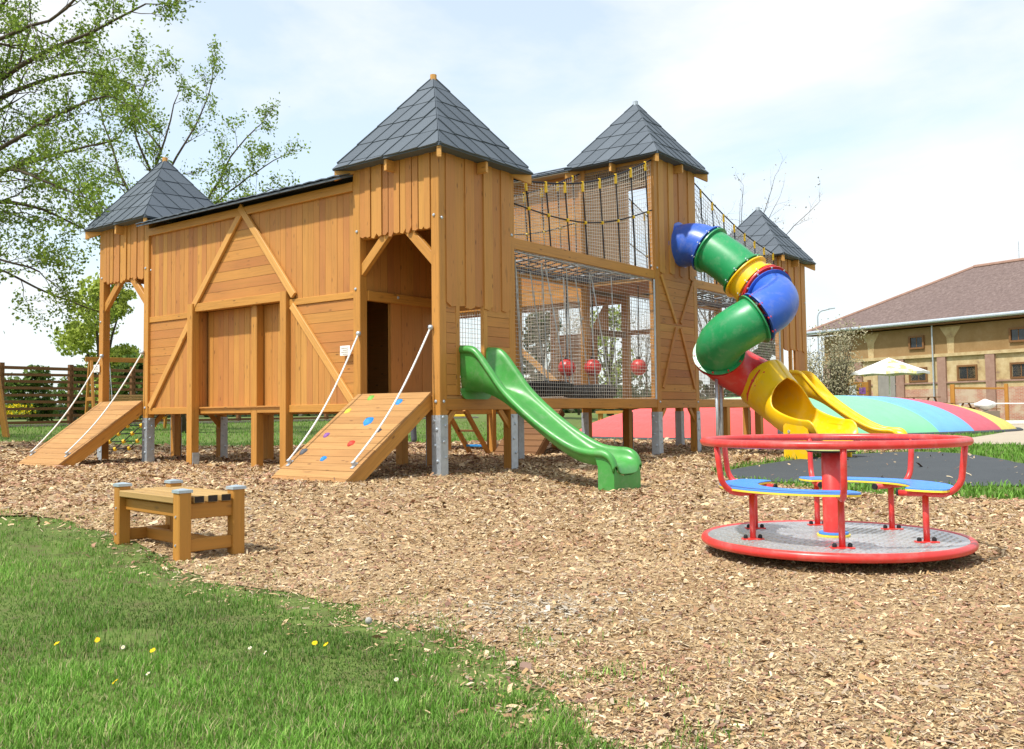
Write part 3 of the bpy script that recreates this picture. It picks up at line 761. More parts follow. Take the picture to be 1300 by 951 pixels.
# ------------------------------------------------------------------ climbing ramps
def ramp_thing(y0, y1, label, holds=()):
    r = thing('climbing_ramp', label, 'ramp', (-1.7, (y0 + y1) / 2, 0))
    a = Vector((-.02, 0, 1.17)); b = Vector((-1.70, 0, -.03)); d = (b - a).normalized(); n = Vector((-d.z, 0, d.x)); L = (b - a).length
    if n.z < 0: n = -n
    def bd(name, fn, m_, **kw):
        mb = MB(); fn(mb); o = mb.build(name, m_, r, **kw); o.matrix_parent_inverse = Matrix.Translation((1.7, -(y0 + y1) / 2, 0)); return o
    k = 14; s = L / k
    for i in range(k):
        c = a + d * (s * (i + .5)) - n * (.016 + random.uniform(0, .003)); o = bd('plank', lambda mb: mb.bar(c + Vector((0, y0 - random.uniform(0, .01), 0)), c + Vector((0, y1 + random.uniform(0, .01), 0)), s - .004, .03, d, .004), 'ramp')
    for yy in (y0 + .05, y1 - .05):
        q = a - n * .125; e = b - n * .125 + d * (-.14)
        m2 = [a - n * .034, b - n * .034 - d * .02, b - n * .034 - d * .02 + Vector((-.0, 0, 0)), b - d * .36 - n * .22, a - n * .22]
        pts = [p + Vector((0, yy - .035, 0)) for p in (m2[0], m2[1], m2[3], m2[4])]
        bd('side_beam', lambda mb: mb.prism(pts, (0, .07, 0), d), 'post')
    bd('cross_batten', lambda mb: mb.bar(a + d * 1.6 - n * .1 + Vector((0, y0 + .1, 0)), a + d * 1.6 - n * .1 + Vector((0, y1 - .1, 0)), .08, .05), 'post')
    # ropes either side
    for yy, yt in ((y1 - .09, y1 - .02), (y0 + .09, y0 - .02)):
        p0 = Vector((-.03, yt, 2.07)); p1 = a + d * (L * .80) + n * .05 + Vector((0, yy, 0)); N = 110; pts = []
        for i in range(N + 1):
            t = i / N; q = p0.lerp(p1, t); q.z -= .17 * math.sin(math.pi * t); pts.append(q)
        mb = MB()
        for ph in (0, 2.09, 4.19):
            tw = []
            for i in range(N * 2 + 1):
                t = i / (N * 2); q = p0.lerp(p1, t); q.z -= .17 * math.sin(math.pi * t)
                an = t * 190 + ph; tw.append(q + Vector((math.cos(an) * .008, math.sin(an) * .008, math.sin(an + .8) * .003)))
            mb.tube(tw, .0085, 4)
        o = mb.build('guide_rope', 'white', r, True); o.matrix_parent_inverse = Matrix.Translation((1.7, -(y0 + y1) / 2, 0))
        bd('rope_eye', lambda mb: mb.lathe((p0.x, p0.y, p0.z), [(0, -.035), (.03, -.03), (.04, 0), (.03, .03), (0, .035)], 10), 'steel', smooth=True)
        bd('rope_eye', lambda mb: (mb.bar(p1 - n * .06, p1 + n * .01, .05, .05), mb.bar(p1 - n * .045 - d * .05, p1 - n * .045 + d * .07, .05, .012, (0, 1, 0), .002)), 'steel')
    for (x, y, z, cn, sz) in holds:
        c = Vector((x, y, z)) + n * .0; me = MB(); rows = []
        pr = random.uniform(0, 9)
        for i in range(5):
            f = i / 4; rr = sz * math.cos(f * 1.45); row = []
            for j in range(11):
                an = 2 * math.pi * j / 10; w = 1 + .28 * noise.noise(Vector((math.cos(an) * 1.3 + pr, math.sin(an) * 1.3, f)))
                row.append(c + d * (math.cos(an) * rr * w * 1.2) + Vector((0, math.sin(an) * rr * w, 0)) + n * (f * sz * .8 - .006))
            rows.append(row)
        me.grid(rows); o = me.build('climbing_hold', cn, r, True); o.matrix_parent_inverse = Matrix.Translation((1.7, -(y0 + y1) / 2, 0))
    return r
for nme, c in (('h_green', (.16, .42, .06)), ('h_yellow', (.62, .55, .06)), ('h_blue', (.03, .25, .62)), ('h_black', (.035, .035, .05)), ('h_red', (.48, .05, .03)), ('h_violet', (.25, .10, .34)), ('h_grey', (.10, .11, .13))): M[nme] = flat(nme, c, .6, 0, .3, .15, 9)
ramp_thing(.16, 1.62, 'wooden climbing ramp with coloured hand holds below the nearest tower', [(-.1, 1.26, 1.1, 'h_green', .06), (-.37, 1.46, .91, 'h_yellow', .055), (-.2, .59, 1.03, 'h_blue', .065), (-.58, .81, .76, 'h_blue', .085), (-.75, .43, .64, 'h_black', .045), (-.85, 1.38, .58, 'h_violet', .045), (-.99, .72, .47, 'h_red', .06), (-1.16, 1.5, .36, 'h_grey', .055), (-1.27, .96, .28, 'h_blue', .045)])
ramp_thing(7.49, 8.95, 'plain wooden ramp with two white ropes below the left tower')

# ------------------------------------------------------------------ open slides
RIM = [(.03, 1.81), (-.19, 1.79), (-.32, 1.71), (-.52, 1.48), (-.78, 1.18), (-1.2, .84), (-1.62, .57), (-1.93, .42), (-2.15, .375), (-2.34, .365), (-2.44, .33), (-2.50, .26), (-2.535, .16)]
BED = [(.03, 1.22), (-.19, 1.21), (-.36, 1.19), (-.60, 1.11), (-.86, .965), (-1.27, .67), (-1.66, .41), (-1.94, .27), (-2.15, .22), (-2.34, .205), (-2.44, .18), (-2.50, .13), (-2.535, .06)]
def resamp(P, n):
    out = []; d = [0]
    for i in range(1, len(P)): d.append(d[-1] + math.dist(P[i], P[i - 1]))
    m_ = len(P)
    for k in range(n):
        s = d[-1] * k / (n - 1); i = 0
        while i < m_ - 2 and d[i + 1] < s: i += 1
        t = (s - d[i]) / (d[i + 1] - d[i]); p0, p1, p2, p3 = P[max(i - 1, 0)], P[i], P[i + 1], P[min(i + 2, m_ - 1)]
        out.append(tuple(.5 * (2 * b + (c - a) * t + (2 * a - 5 * b + 4 * c - e) * t * t + (3 * b - a - 3 * c + e) * t ** 3) for a, b, c, e in zip(p0, p1, p2, p3)))
    return out
def slide_thing(name, label, cx, hw, material, zs=1., dy=0):
    root = thing(name, label, 'slide', (cx, -2.4 + dy, gz(cx, -2.4)))
    zg = gz(cx, -2.4) - .12
    inv = Matrix.Translation((-cx, 2.4 - dy, -gz(cx, -2.4)))
    rim = []; bed = []
    n = 60
    # keep both profiles on the same stations
    ys_ = [p[0] for p in RIM]
    def both(k):
        t = k / (n - 1) * (len(RIM) - 1); i = min(int(t), len(RIM) - 2); f = t - i
        def cr(P):
            p0, p1, p2, p3 = P[max(i - 1, 0)], P[i], P[i + 1], P[min(i + 2, len(P) - 1)]
            return [.5 * (2 * b + (c - a) * f + (2 * a - 5 * b + 4 * c - e) * f * f + (3 * b - a - 3 * c + e) * f ** 3) for a, b, c, e in zip(p0, p1, p2, p3)]
        return cr(RIM), cr(BED)
    rows = []
    for k in range(n):
        (ry, rz), (by, bz) = both(k); rz *= zs; bz *= zs
        sec = [(-hw - .035, ry, rz - .075), (-hw - .045, ry, rz - .03), (-hw - .03, ry, rz - .004), (-hw, ry, rz + .006), (-hw + .025, ry, rz - .008)]
        for q in range(1, 8):     # inner wall into a rounded bed
            a = q / 8 * math.pi / 2; u = -hw + .03 + .13 * (1 - math.cos(a)); f = math.sin(a)
            sec.append((u, ry + (by - ry) * f, rz + (bz - rz) * f))
        sec.append((-.08, by, bz - .004))
        sec = sec + [(-x, y, z) for x, y, z in reversed(sec)]
        rows.append([(cx + x, y + dy, z) for x, y, z in sec])
    mb = MB(); mb.grid(rows); o = mb.build('chute', material, root, True); o.matrix_parent_inverse = inv
    sol = o.modifiers.new('shell', 'SOLIDIFY'); sol.thickness = .02; sol.offset = -1
    # underside skin between the flanges
    rows = []
    for k in range(0, n - 6):
        (ry, rz), (by, bz) = both(k); rz *= zs; bz *= zs
        l = bz - .035
        rows.append([(cx - hw - .03, ry + dy, rz - .06), (cx - hw - .012, ry * .5 + by * .5 + dy, (rz + l) / 2), (cx - hw + .03, by + dy, l), (cx + hw - .03, by + dy, l), (cx + hw + .012, ry * .5 + by * .5 + dy, (rz + l) / 2), (cx + hw + .03, ry + dy, rz - .06)])
    mb = MB(); mb.grid(rows); o = mb.build('underside', material, root, True); o.matrix_parent_inverse = inv
    # entry plate with rounded lower corners against the tower
    def rr(u, v, r):
        pts = [(-u, v)]
        for k in range(7): a = math.pi + k / 6 * math.pi / 2; pts.append((-u + r + r * math.cos(a), 1.06 + r + r * math.sin(a)))
        for k in range(7): a = 1.5 * math.pi + k / 6 * math.pi / 2; pts.append((u - r + r * math.cos(a), 1.06 + r + r * math.sin(a)))
        return pts + [(u, v)]
    P = rr(hw + .05, 1.22, .14); mb = MB(); mb.prism([(cx + x, -.015 + dy, z * zs) for x, z in P], (0, -.02, 0)); o = mb.build('entry_plate', material, root); o.matrix_parent_inverse = inv
    # foot block at the run-out
    for sx in (-1, 1):
        x = cx + sx * (hw + .03)
        side_ = [(-2.29, zg), (-2.29, .16), (-2.26, .25), (-2.20, .34), (-2.30, .345), (-2.42, .325), (-2.48, .26), (-2.515, .16), (-2.53, .05), (-2.53, zg)]
        mb = MB(); mb.prism([(x, y + dy, z * zs if z > 0 else z) for y, z in side_], (-sx * .02, 0, 0)); o = mb.build('foot_side', material, root); o.matrix_parent_inverse = inv
    top = []
    for k in range(13):
        u = -1 + 2 * k / 12; top.append((cx + u * (hw + .01), -2.53 + dy, .16 - .115 * max(0, 1 - abs(u) ** 3.2)))
    fr = [(cx - hw - .01, -2.53 + dy, zg), *top, (cx + hw + .01, -2.53 + dy, zg)]
    mb = MB(); mb.prism(fr, (0, .02, 0)); o = mb.build('foot_front', material, root); o.matrix_parent_inverse = inv
    for sx in (-1, 1):
        for (y, z) in ((-2.36, .02), (-2.44, -.06)):
            pass
    return root
slide_thing('green_slide', 'green plastic slide running down from the nearest tower', .77, .30, 'green')
slide_thing('yellow_slide', 'open yellow plastic slide on the farthest tower, behind the tube slide exit', 13.35, .36, 'yellow')

# ------------------------------------------------------------------ tube slide
tube = thing('tube_slide', 'winding tube slide in blue, green, red and yellow sections on the tall tower', 'slide', (6.2, -1.5, 0))
TINV = Matrix.Translation((-6.2, 1.5, 0))
HC = Vector((6.74, -1.60)); HR_ = .52
CP = [(7.26, .02, 4.17), (7.26, -.45, 4.13), (7.26, -1.05, 3.72)]
for q in range(16):
    ph = -R_(25 * q); CP.append((HC.x + HR_ * math.cos(ph), HC.y + HR_ * math.sin(ph), 3.20 - 1.88 * q / 15))
PATHT = [Vector(p) for p in resamp(CP, 121)]
TR = .425
def frame(k):
    d = (PATHT[min(k + 1, 120)] - PATHT[max(k - 1, 0)]).normalized(); a = Vector((0, 0, 1)); a = (a - d * a.dot(d)).normalized(); return d, a, d.cross(a)
def tsec(name, k0, k1, material, lab=None, r0=TR, bolts='red'):
    rows = []
    for k in range(k0, k1 + 1):
        d, a, b = frame(k); row = []
        for j in range(33):
            t = 2 * math.pi * j / 32; row.append(PATHT[k] + (a * math.cos(t) + b * math.sin(t)) * r0)
        rows.append(row)
    # flanges at both ends
    def ring(k, out):
        d, a, b = frame(k); return [[PATHT[k] + d * q + (a * math.cos(2 * math.pi * j / 32) + b * math.sin(2 * math.pi * j / 32)) * rr for j in range(33)] for q, rr in ((out * 0, r0), (out * 0, r0 + .06), (out * -.025, r0 + .062), (out * -.028, r0))]
    mb = MB(); mb.grid(rows); o = mb.build(name, material, tube, label=lab); o.matrix_parent_inverse = TINV
    sol = o.modifiers.new('shell', 'SOLIDIFY'); sol.thickness = .012; sol.offset = -1; smooth_angle(o)
    for k, out in ((k0, -1), (k1, 1)):
        mb = MB(); mb.grid(ring(k, out)); f = mb.build('flange', material, o); smooth_angle(f, 50)
        d, a, b = frame(k)
        if out == 1:
            for j in range(10):
                t = 2 * math.pi * (j + .3) / 10; p = PATHT[k] + (a * math.cos(t) + b * math.sin(t)) * (r0 + .036)
                m2 = MB(); m2.tube([p - d * .045, p + d * .02], .02, 7); m2.build('bolt', bolts, o)
    return o
tsec('tube_section', 0, 14, 'tblue', 'blue tube section on the tower wall', bolts='steel')
tsec('tube_section', 15, 32, 'tgreen', 'green straight tube section', bolts='steel')
tsec('tube_section', 33, 40, 'yellow', 'yellow tube ring', r0=.44, bolts='steel')
tsec('tube_section', 41, 46, 'red', 'red tube ring', r0=.465, bolts='steel')
tsec('tube_section', 47, 69, 'tblue', 'blue tube elbow')
tsec('tube_section', 70, 94, 'tgreen', 'green tube elbow')
tsec('tube_section', 95, 119, 'red', 'red tube section')
# exit: yellow collar tube opening into a run-out chute
ex = []
XD = Vector((-.42, -.90, 0)).normalized(); XB = Vector((-XD.y, XD.x, 0))
E0 = PATHT[120]
EXIT = [(-.07, .06, 1.), (0, 0, 1.), (.12, -.12, 1.), (.26, -.25, 1.), (.34, -.32, .97), (.42, -.39, .60), (.52, -.46, .38), (.64, -.52, .33), (.80, -.57, .30), (.98, -.60, .27), (1.12, -.605, .25), (1.24, -.61, .24), (1.33, -.64, .19), (1.38, -.70, .10)]
rows = []
for i in range(46):
    t = i / 45 * (len(EXIT) - 1); k = min(int(t), len(EXIT) - 2); f = t - k
    p0, p1, p2, p3 = EXIT[max(k - 1, 0)], EXIT[k], EXIT[k + 1], EXIT[min(k + 2, len(EXIT) - 1)]
    s_, z_, op = [.5 * (2 * b + (c - a) * f + (2 * a - 5 * b + 4 * c - e) * f * f + (3 * b - a - 3 * c + e) * f ** 3) for a, b, c, e in zip(p0, p1, p2, p3)]
    op = min(1, max(.05, op)); c = E0 + XD * (s_ * 1.27) + Vector((0, 0, z_)); row = []
    half = math.pi * (.30 + .70 * op) if op < .999 else math.pi
    tilt = max(0, .75 * (1 - s_ / .6))
    for j in range(41):
        a = -half + 2 * half * j / 40; lat = math.sin(a) * (TR + .01); ver = -math.cos(a) * (TR + .01)
        if op < .8: lat *= 1 + .26 * (.8 - op)
        row.append(c + XB * lat + Vector((0, 0, ver)) * (1 - .12 * tilt) + XD * (ver * tilt * .9))
    rows.append(row)
mb = MB(); mb.grid(rows); o = mb.build('exit_section', 'yellow', tube, True, label='yellow run-out of the tube slide'); o.matrix_parent_inverse = TINV
sol = o.modifiers.new('shell', 'SOLIDIFY'); sol.thickness = .025; sol.offset = 1
exo = o
for sx in (-1, 1):
    b = E0 + XD * .95 + XB * (sx * (TR + .07)); zt0 = (E0.z - .57)
    prof = [(0, -.12), (0, zt0 - .18), (.05, zt0 - .14), (.30, zt0 - .15), (.46, zt0 - .17), (.56, zt0 - .25), (.62, zt0 - .40), (.63, -.12)]
    mb = MB(); mb.prism([Vector((b.x, b.y, 0)) + XD * u + Vector((0, 0, z)) for u, z in prof], XB * (-sx * .03)); q = mb.build('foot_side', 'yellow', tube); q.matrix_parent_inverse = TINV
    if sx == 1 or sx == -1:
        for u, z in ((.14, zt0 - .28), (.36, zt0 - .46)):
            m2 = MB(); pp = Vector((b.x, b.y, z)) + XD * u; m2.tube([pp, pp + XB * (sx * .012)], .028, 10); w_ = m2.build('bolt', 'steel', q)
# moulded flange ring of the exit
d, a, b = frame(120)
mb = MB(); mb.grid([[E0 + d * q + (a * math.cos(2 * math.pi * j / 32) + b * math.sin(2 * math.pi * j / 32)) * rr for j in range(33)] for q, rr in ((-.012, TR), (-.012, TR + .075), (.03, TR + .075), (.04, TR + .02))]); q = mb.build('flange', 'yellow', exo); smooth_angle(q, 50)
for j in range(10):
    t = 2 * math.pi * (j + .5) / 10; p = E0 + (a * math.cos(t) + b * math.sin(t)) * (TR + .05)
    m2 = MB(); m2.tube([p, p + d * .055], .022, 7); m2.build('bolt', 'red', exo)
# galvanised props
for (x, y, zt0) in ((6.62, -1.02, 1.62), (6.95, -.95, 1.62)):
    mb = MB(); mb.tube([(x, y, gz(x, y) - .1), (x, y, zt0)], .032, 10); q = mb.build('prop', 'steel', tube, True); q.matrix_parent_inverse = TINV

# ------------------------------------------------------------------ merry-go-round
MC = Vector((-2.795, -6.383, 0)); MG = gz(MC.x, MC.y); MZ = -.06; MR = .923
mgr = thing('merry_go_round', 'red merry-go-round with blue seats and a checker-plate platform', 'merry-go-round', (MC.x, MC.y, MG))
MINV = Matrix.Translation((-MC.x, -MC.y, -MG))
hr = Vector((RT.x, RT.y, 0)).normalized(); hf = Vector((FW.x, FW.y, 0)).normalized()
def mp_(deg, r, z): a = R_(deg); return MC + hr * (math.cos(a) * r) + hf * (math.sin(a) * r) + Vector((0, 0, z))
def mpart(name, fn, m_, smooth=False, parent=None, **kw):
    mb = MB(); fn(mb); o = mb.build(name, m_, parent or mgr, smooth, **kw)
    if not parent: o.matrix_parent_inverse = MINV
    return o
M['plate'] = flat('checker_plate', (.58, .59, .61), .34, .7, .5, .15, 9)
plat = mpart('platform', lambda b: b.lathe((MC.x, MC.y, 0), [(0, MZ - .03), (MR - .02, MZ - .03), (MR - .02, MZ), (0, MZ)], 64), 'plate')
mb = MB()
gx = np.arange(-MR, MR, .052)
for i, u in enumerate(gx):
    for j, v in enumerate(gx):
        if u * u + v * v > (MR - .07) ** 2 or u * u + v * v < .16 ** 2: continue
        an = math.pi / 4 if (i + j) % 2 else -math.pi / 4
        c = MC + Vector((u, v, MZ)); e = Vector((math.cos(an), math.sin(an), 0)); q = Vector((-e.y, e.x, 0)); k = len(mb.v)
        for p in (c + e * .022, c + q * .008, c - e * .022, c - q * .008): mb.v.append(tuple(p + Vector((0, 0, .0005))))
        mb.v.append(tuple(c + Vector((0, 0, .005)) + e * .009)); mb.v.append(tuple(c + Vector((0, 0, .005)) - e * .009))
        mb.face((k, k + 1, k + 4)); mb.face((k + 3, k, k + 4)); mb.face((k + 1, k + 2, k + 5, k + 4)); mb.face((k + 2, k + 3, k + 4, k + 5))
mb.build('tread_pattern', 'plate', plat, kind='stuff')
mpart('rim', lambda b: b.tube([mp_(i * 360 / 72, MR, MZ - .022) for i in range(72)], .031, 12, closed=True), 'redmetal', True)
mpart('hub_base', lambda b: b.lathe((MC.x, MC.y, MG - .12), [(.35, 0), (.35, .06), (.14, .10), (.14, .13)], 24), 'black')
mpart('pole', lambda b: b.lathe((MC.x, MC.y, 0), [(.072, MZ), (.072, .545), (.05, .555)], 28), 'redmetal', True)
mpart('pole_collar', lambda b: b.lathe((MC.x, MC.y, 0), [(.115, MZ + .001), (.118, MZ + .014), (.0, MZ + .016)], 32), 'yelply')
mpart('pole_collar', lambda b: b.lathe((MC.x, MC.y, 0), [(.105, MZ + .0165), (.105, MZ + .030), (.0, MZ + .031)], 32), 'blueply')
hw_ = mpart('hand_wheel', lambda b: b.lathe((MC.x, MC.y, 0), [(.0, .565), (.178, .565), (.183, .570), (.183, .576), (.178, .583), (0, .586)], 40), 'lime', False)
mpart('hand_wheel_edge', lambda b: b.lathe((MC.x, MC.y, 0), [(.05, .550), (.172, .555), (.174, .5645), (0, .5648)], 40), 'black', False)
RZ = .635
mpart('hand_rail', lambda b: b.tube([mp_(i * 5, MR - .005, RZ) for i in range(72)], .0285, 12, closed=True), 'redmetal', True)
def seat(a0, a1, lab):
    SZ = MZ + .355; n = 26; ri, ro = .53, .81; out = []
    for i in range(n + 1):
        out.append(mp_(a0 + (a1 - a0) * i / n, ro, SZ))
    for k in range(1, 6): a = math.pi * k / 6; out.append(mp_(a1 + 4 * math.sin(a), (ro + ri) / 2 + math.cos(a) * (ro - ri) / 2, SZ))
    for i in range(n + 1): out.append(mp_(a1 + (a0 - a1) * i / n, ri, SZ))
    for k in range(1, 6): a = math.pi * k / 6; out.append(mp_(a0 - 4 * math.sin(a), (ro + ri) / 2 - math.cos(a) * (ro - ri) / 2, SZ))
    mb = MB(); mb.prism(out, (0, 0, .014)); s = mb.build('seat', 'yelply', mgr, label=lab); s.matrix_parent_inverse = MINV
    mb = MB(); c = sum(out, Vector()) / len(out); mb.prism([p + Vector((0, 0, .0145)) for p in out], (0, 0, .007)); mb.build('seat_top', 'blueply', s)
    return s
seat(129, 262, 'left blue seat board'); seat(-44, 88, 'right blue seat board')
for dg in (135, 193, 256, 82, 30, -38):
    SZ = MZ + .335
    pts = [mp_(dg, MR - .01, RZ), mp_(dg, MR - .025, RZ - .13)]
    for k in range(7):
        a = k / 6 * math.pi / 2; pts.append(mp_(dg, MR - .035 - .15 * (1 - math.cos(a)), SZ + .15 - .15 * math.sin(a)))
    pts.append(mp_(dg, .47, SZ))
    st = mpart('support_tube', lambda b: b.tube(pts, .0215, 10), 'redmetal', True)
    mpart('end_cap', lambda b: b.tube([mp_(dg, .47, SZ), mp_(dg, .455, SZ)], .023, 10), 'black', parent=st)
    lg = mpart('leg', lambda b: b.tube([mp_(dg, .645, SZ - .01), mp_(dg, .645, MZ + .004)], .0215, 10), 'redmetal', True)
    ft = mp_(dg, .645, MZ)
    mpart('foot_plate', lambda b: b.bar(ft - hr * .075 + Vector((0, 0, .0055)), ft + hr * .075 + Vector((0, 0, .0055)), .008, .07, (0, 0, 1), .002), 'redmetal', parent=lg)
    for q in (-.052, .052): mpart('bolt', lambda b: b.lathe((ft.x + hr.x * q, ft.y + hr.y * q, ft.z), [(.016, .009), (.016, .028), (.008, .036), (0, .037)], 8), 'black', parent=lg)

# ------------------------------------------------------------------ bench
A_, B_ = Vector((-5.72, -1.80, 0)), Vector((-5.84, -2.80, 0)); ax = (A_ - B_).normalized(); sx_ = Vector((ax.y, -ax.x, 0))
if sx_.x < 0: sx_ = -sx_
bw, bl = .42, (A_ - B_).length; bz0 = gz(-5.7, -2.4)
bench = thing('bench', 'small low wooden bench with steel post caps at the lawn edge', 'bench', (B_.x, B_.y, bz0))
BINV = Matrix.Translation((-B_.x, -B_.y, -bz0))
def bpart(name, fn, m_='bench', parent=None):
    mb = MB(); fn(mb); o = mb.build(name, m_, parent or bench)
    if not parent: o.matrix_parent_inverse = BINV
    return o
ZT = bz0 + .47
for i, c in enumerate((B_, A_, B_ + sx_ * bw, A_ + sx_ * bw)):
    p = bpart('post', lambda b: b.bar(Vector((c.x, c.y, bz0 - .2)), Vector((c.x, c.y, ZT)), .095, .095, ax, .007))
    mb = MB(); hw2 = .054; k = 0
    pts = [(c + ax * (hw2 * a) + sx_ * (hw2 * b)) for a, b in ((-1, -1), (1, -1), (1, 1), (-1, 1))]
    for z in (ZT - .002, ZT + .018): mb.v += [(q.x, q.y, z) for q in pts]
    mb.v.append((c.x, c.y, ZT + .03))
    for q in range(4): mb.face((q, (q + 1) % 4, 4 + (q + 1) % 4, 4 + q)); mb.face((4 + q, 4 + (q + 1) % 4, 8))
    o_ = mb.build('post_cap', flat('bench_cap', (.42, .50, .56), .45, .5), p)
    for z in (.1, .3): 
        m2 = MB(); pp = Vector((c.x, c.y, bz0 + z)) - sx_ * .0475; m2.tube([pp, pp - sx_ * .006], .009, 6); m2.build('bolt', 'steel', p)
ST = ZT - .055; M['endgrain'] = flat('end_grain', (.045, .035, .03), .9, 0, .1, .3, 40)
for i in range(5):
    u_ = (0, .105, .21, .315, .42)[i]; w_ = .09 if i in (0, 4) else .078
    lo_, hi_ = (.049, bl - .049) if i in (0, 4) else (-.045, bl + .045)
    p0 = B_ + sx_ * u_ + ax * lo_; p1 = B_ + sx_ * u_ + ax * hi_
    sl_o = bpart('seat_slat', lambda b: b.bar(Vector((p0.x, p0.y, ST)), Vector((p1.x, p1.y, ST)), .05, w_, (0, 0, 1), .006), 'benchtop')
    if 0 < i < 4: bpart('slat_end', lambda b: b.bar(Vector((p0.x, p0.y, ST)) - ax * .003, Vector((p0.x, p0.y, ST)) - ax * .0005, .044, w_ - .008, (0, 0, 1), 0), M['endgrain'])
for c in (B_, A_):
    s_ = 1 if c is B_ else -1
    p0 = c + sx_ * .048; p1 = c + sx_ * (bw - .048)
    bpart('apron', lambda b: b.bar(Vector((p0.x, p0.y, ST - .082)), Vector((p1.x, p1.y, ST - .082)), .11, .05, (0, 0, 1)))
    bpart('end_stretcher', lambda b: b.bar(Vector((p0.x, p0.y, bz0 + .09)), Vector((p1.x, p1.y, bz0 + .09)), .09, .05, (0, 0, 1)))
bpart('side_rail', lambda b: b.bar(B_ + ax * .05 + sx_ * .03 + Vector((0, 0, ST - .085)), A_ - ax * .05 + sx_ * .03 + Vector((0, 0, ST - .085)), .09, .045, (0, 0, 1)))
c = sx_ * (bw / 2)
bpart('long_stretcher', lambda b: b.bar(B_ + c + ax * .025 + Vector((0, 0, bz0 + .09)), A_ + c - ax * .025 + Vector((0, 0, bz0 + .09)), .09, .05, (0, 0, 1)))
# ------------------------------------------------------------------ things in the net bay: tyres, balls
for i, (x, y, z, lab) in enumerate(((3.75, .88, 1.27, 'black tyre lying in the net bay nearer the green slide'), (5.15, .85, 1.23, 'black tyre lying in the net bay nearer the tube slide tower'))):
    prof = []
    for k in range(15):
        a = -2.3 + 4.6 * k / 14; prof.append((.34 + .15 * math.cos(a), .13 * math.sin(a)))
    t = MB().lathe((x, y, z), [(.30, -.08)] + prof + [(.30, .08)], 40).build('tyre', 'black', None, True)
    tag(t, lab, 'tyre')
    mb = MB()
    for j in range(40):
        an = 2 * math.pi * j / 40; c, s_ = math.cos(an), math.sin(an)
        mb.bar((x + c * .488, y + s_ * .488, z - .09), (x + c * .488, y + s_ * .488, z + .09), .045, .012, (-s_, c, 0), .003)
    mb.build('tread', 'black', t, kind='stuff')
    mb = MB()
    for an in (.6, 2.6, 4.8):
        p0 = Vector((x + .42 * math.cos(an), y + .42 * math.sin(an), z + .1)); p1 = Vector((x + .25 * math.cos(an) - .4, y + .3 * math.sin(an), 3.4))
        mb.tube([p0.lerp(p1, k / 6) for k in range(7)], .012, 5)
    mb.build('hanging_chain', 'steel', t)
for (x, y, z, lab) in ((4.75, 1.1, 1.68, 'red hanging ball behind the net, leftmost of three'), (5.41, .95, 1.70, 'red hanging ball behind the net, middle of three'), (6.75, .72, 1.74, 'red hanging ball behind the net, beside the tall tower post')):
    prof = [(max(.001, .165 * math.sin(math.pi * k / 14)), -.165 * math.cos(math.pi * k / 14)) for k in range(15)]
    b_ = MB().lathe((x, y, z), prof, 24).build('hanging_ball', 'red', None, True); tag(b_, lab, 'ball')
    MB().lathe((x, y, z), [(.045, .155), (.045, .20), (.02, .22), (0, .22)], 10).build('ball_cap', 'black', b_)
    MB().tube([(x, y, z + .2), (x + .03, y, 3.4)], .012, 5).build('rope', 'rope', b_)
# hanging chains in the bay
mb = MB()
for k in range(5):
    X = 2.4 + k * .75
    mb.tube([(X, .5, 3.4), (X + .12, .55, 2.6), (X + .3, .6, 1.3)], .011, 5)
o = mb.build('chain', 'steel', castle, kind='stuff')

# ladder, back ramp and rope net behind the castle
lad = thing('ladder', 'short wooden ladder with a blue bottom rung behind the nearest tower', 'ladder', (5.4, 3.75, 0)); LI = Matrix.Translation((-5.4, -3.75, 0))
tops = [Vector((4.62, 4.0, .93)), Vector((4.62, 3.5, .93))]; bots = [Vector((5.42, 4.0, -.05)), Vector((5.42, 3.5, -.05))]
for i in range(2):
    o = MB().bar(tops[i], bots[i], .10, .06, (1, 0, .6)).build('stile', 'post', lad); o.matrix_parent_inverse = LI
for k, mt in enumerate(('yelply', 'dark_wood', 'h_blue')):
    t = .12 + .32 * k; o = MB().bar(tops[0].lerp(bots[0], t), tops[1].lerp(bots[1], t), .045, .045).build('rung', mt, lad); o.matrix_parent_inverse = LI
br = thing('back_ramp', 'dark wooden ramp slanting down under the back wing', 'ramp', (5.3, 2.7, 0)); LI = Matrix.Translation((-5.3, -2.7, 0))
for k in range(9):
    t0 = k / 9; a = Vector((6.2, 0, .98)).lerp(Vector((5.15, 0, -.05)), t0 + .055); d = Vector((-1.05, 0, -1.03)).normalized()
    o = MB().bar((a.x, 2.2, a.z), (a.x, 3.25, a.z), .155, .03, d).build('plank', 'dark_wood', br); o.matrix_parent_inverse = LI
for yy in (2.22, 3.22):
    o = MB().bar((6.2, yy, .86), (5.25, yy, -.08), .16, .06, (0, 0, 1)).build('side_beam', 'dark_wood', br); o.matrix_parent_inverse = LI
cn = thing('climbing_net', 'black rope climbing net with yellow clips behind the left tower', 'climbing net', (.9, 11.2, 0)); LI = Matrix.Translation((-.9, -11.2, 0))
def cnp(u, v): return Vector((.15 + 1.5 * u, 9.1, 1.02)).lerp(Vector((.05 + 1.7 * u, 11.3, gz(0, 11.3) - .02)), v)
for i in range(6):
    o = MB().tube([cnp(i / 5, k / 6) for k in range(7)], .013, 5).build('rope', 'rope', cn); o.matrix_parent_inverse = LI
for j in range(1, 6):
    o = MB().tube([cnp(k / 5, j / 6) for k in range(6)], .013, 5).build('rope', 'rope', cn); o.matrix_parent_inverse = LI
    for i in range(6):
        c = cnp(i / 5, j / 6); o = MB().lathe(c, [(0, -.05), (.04, -.03), (.045, 0), (.04, .03), (0, .05)], 8).build('rope_clip', 'ring', cn, True); o.matrix_parent_inverse = LI

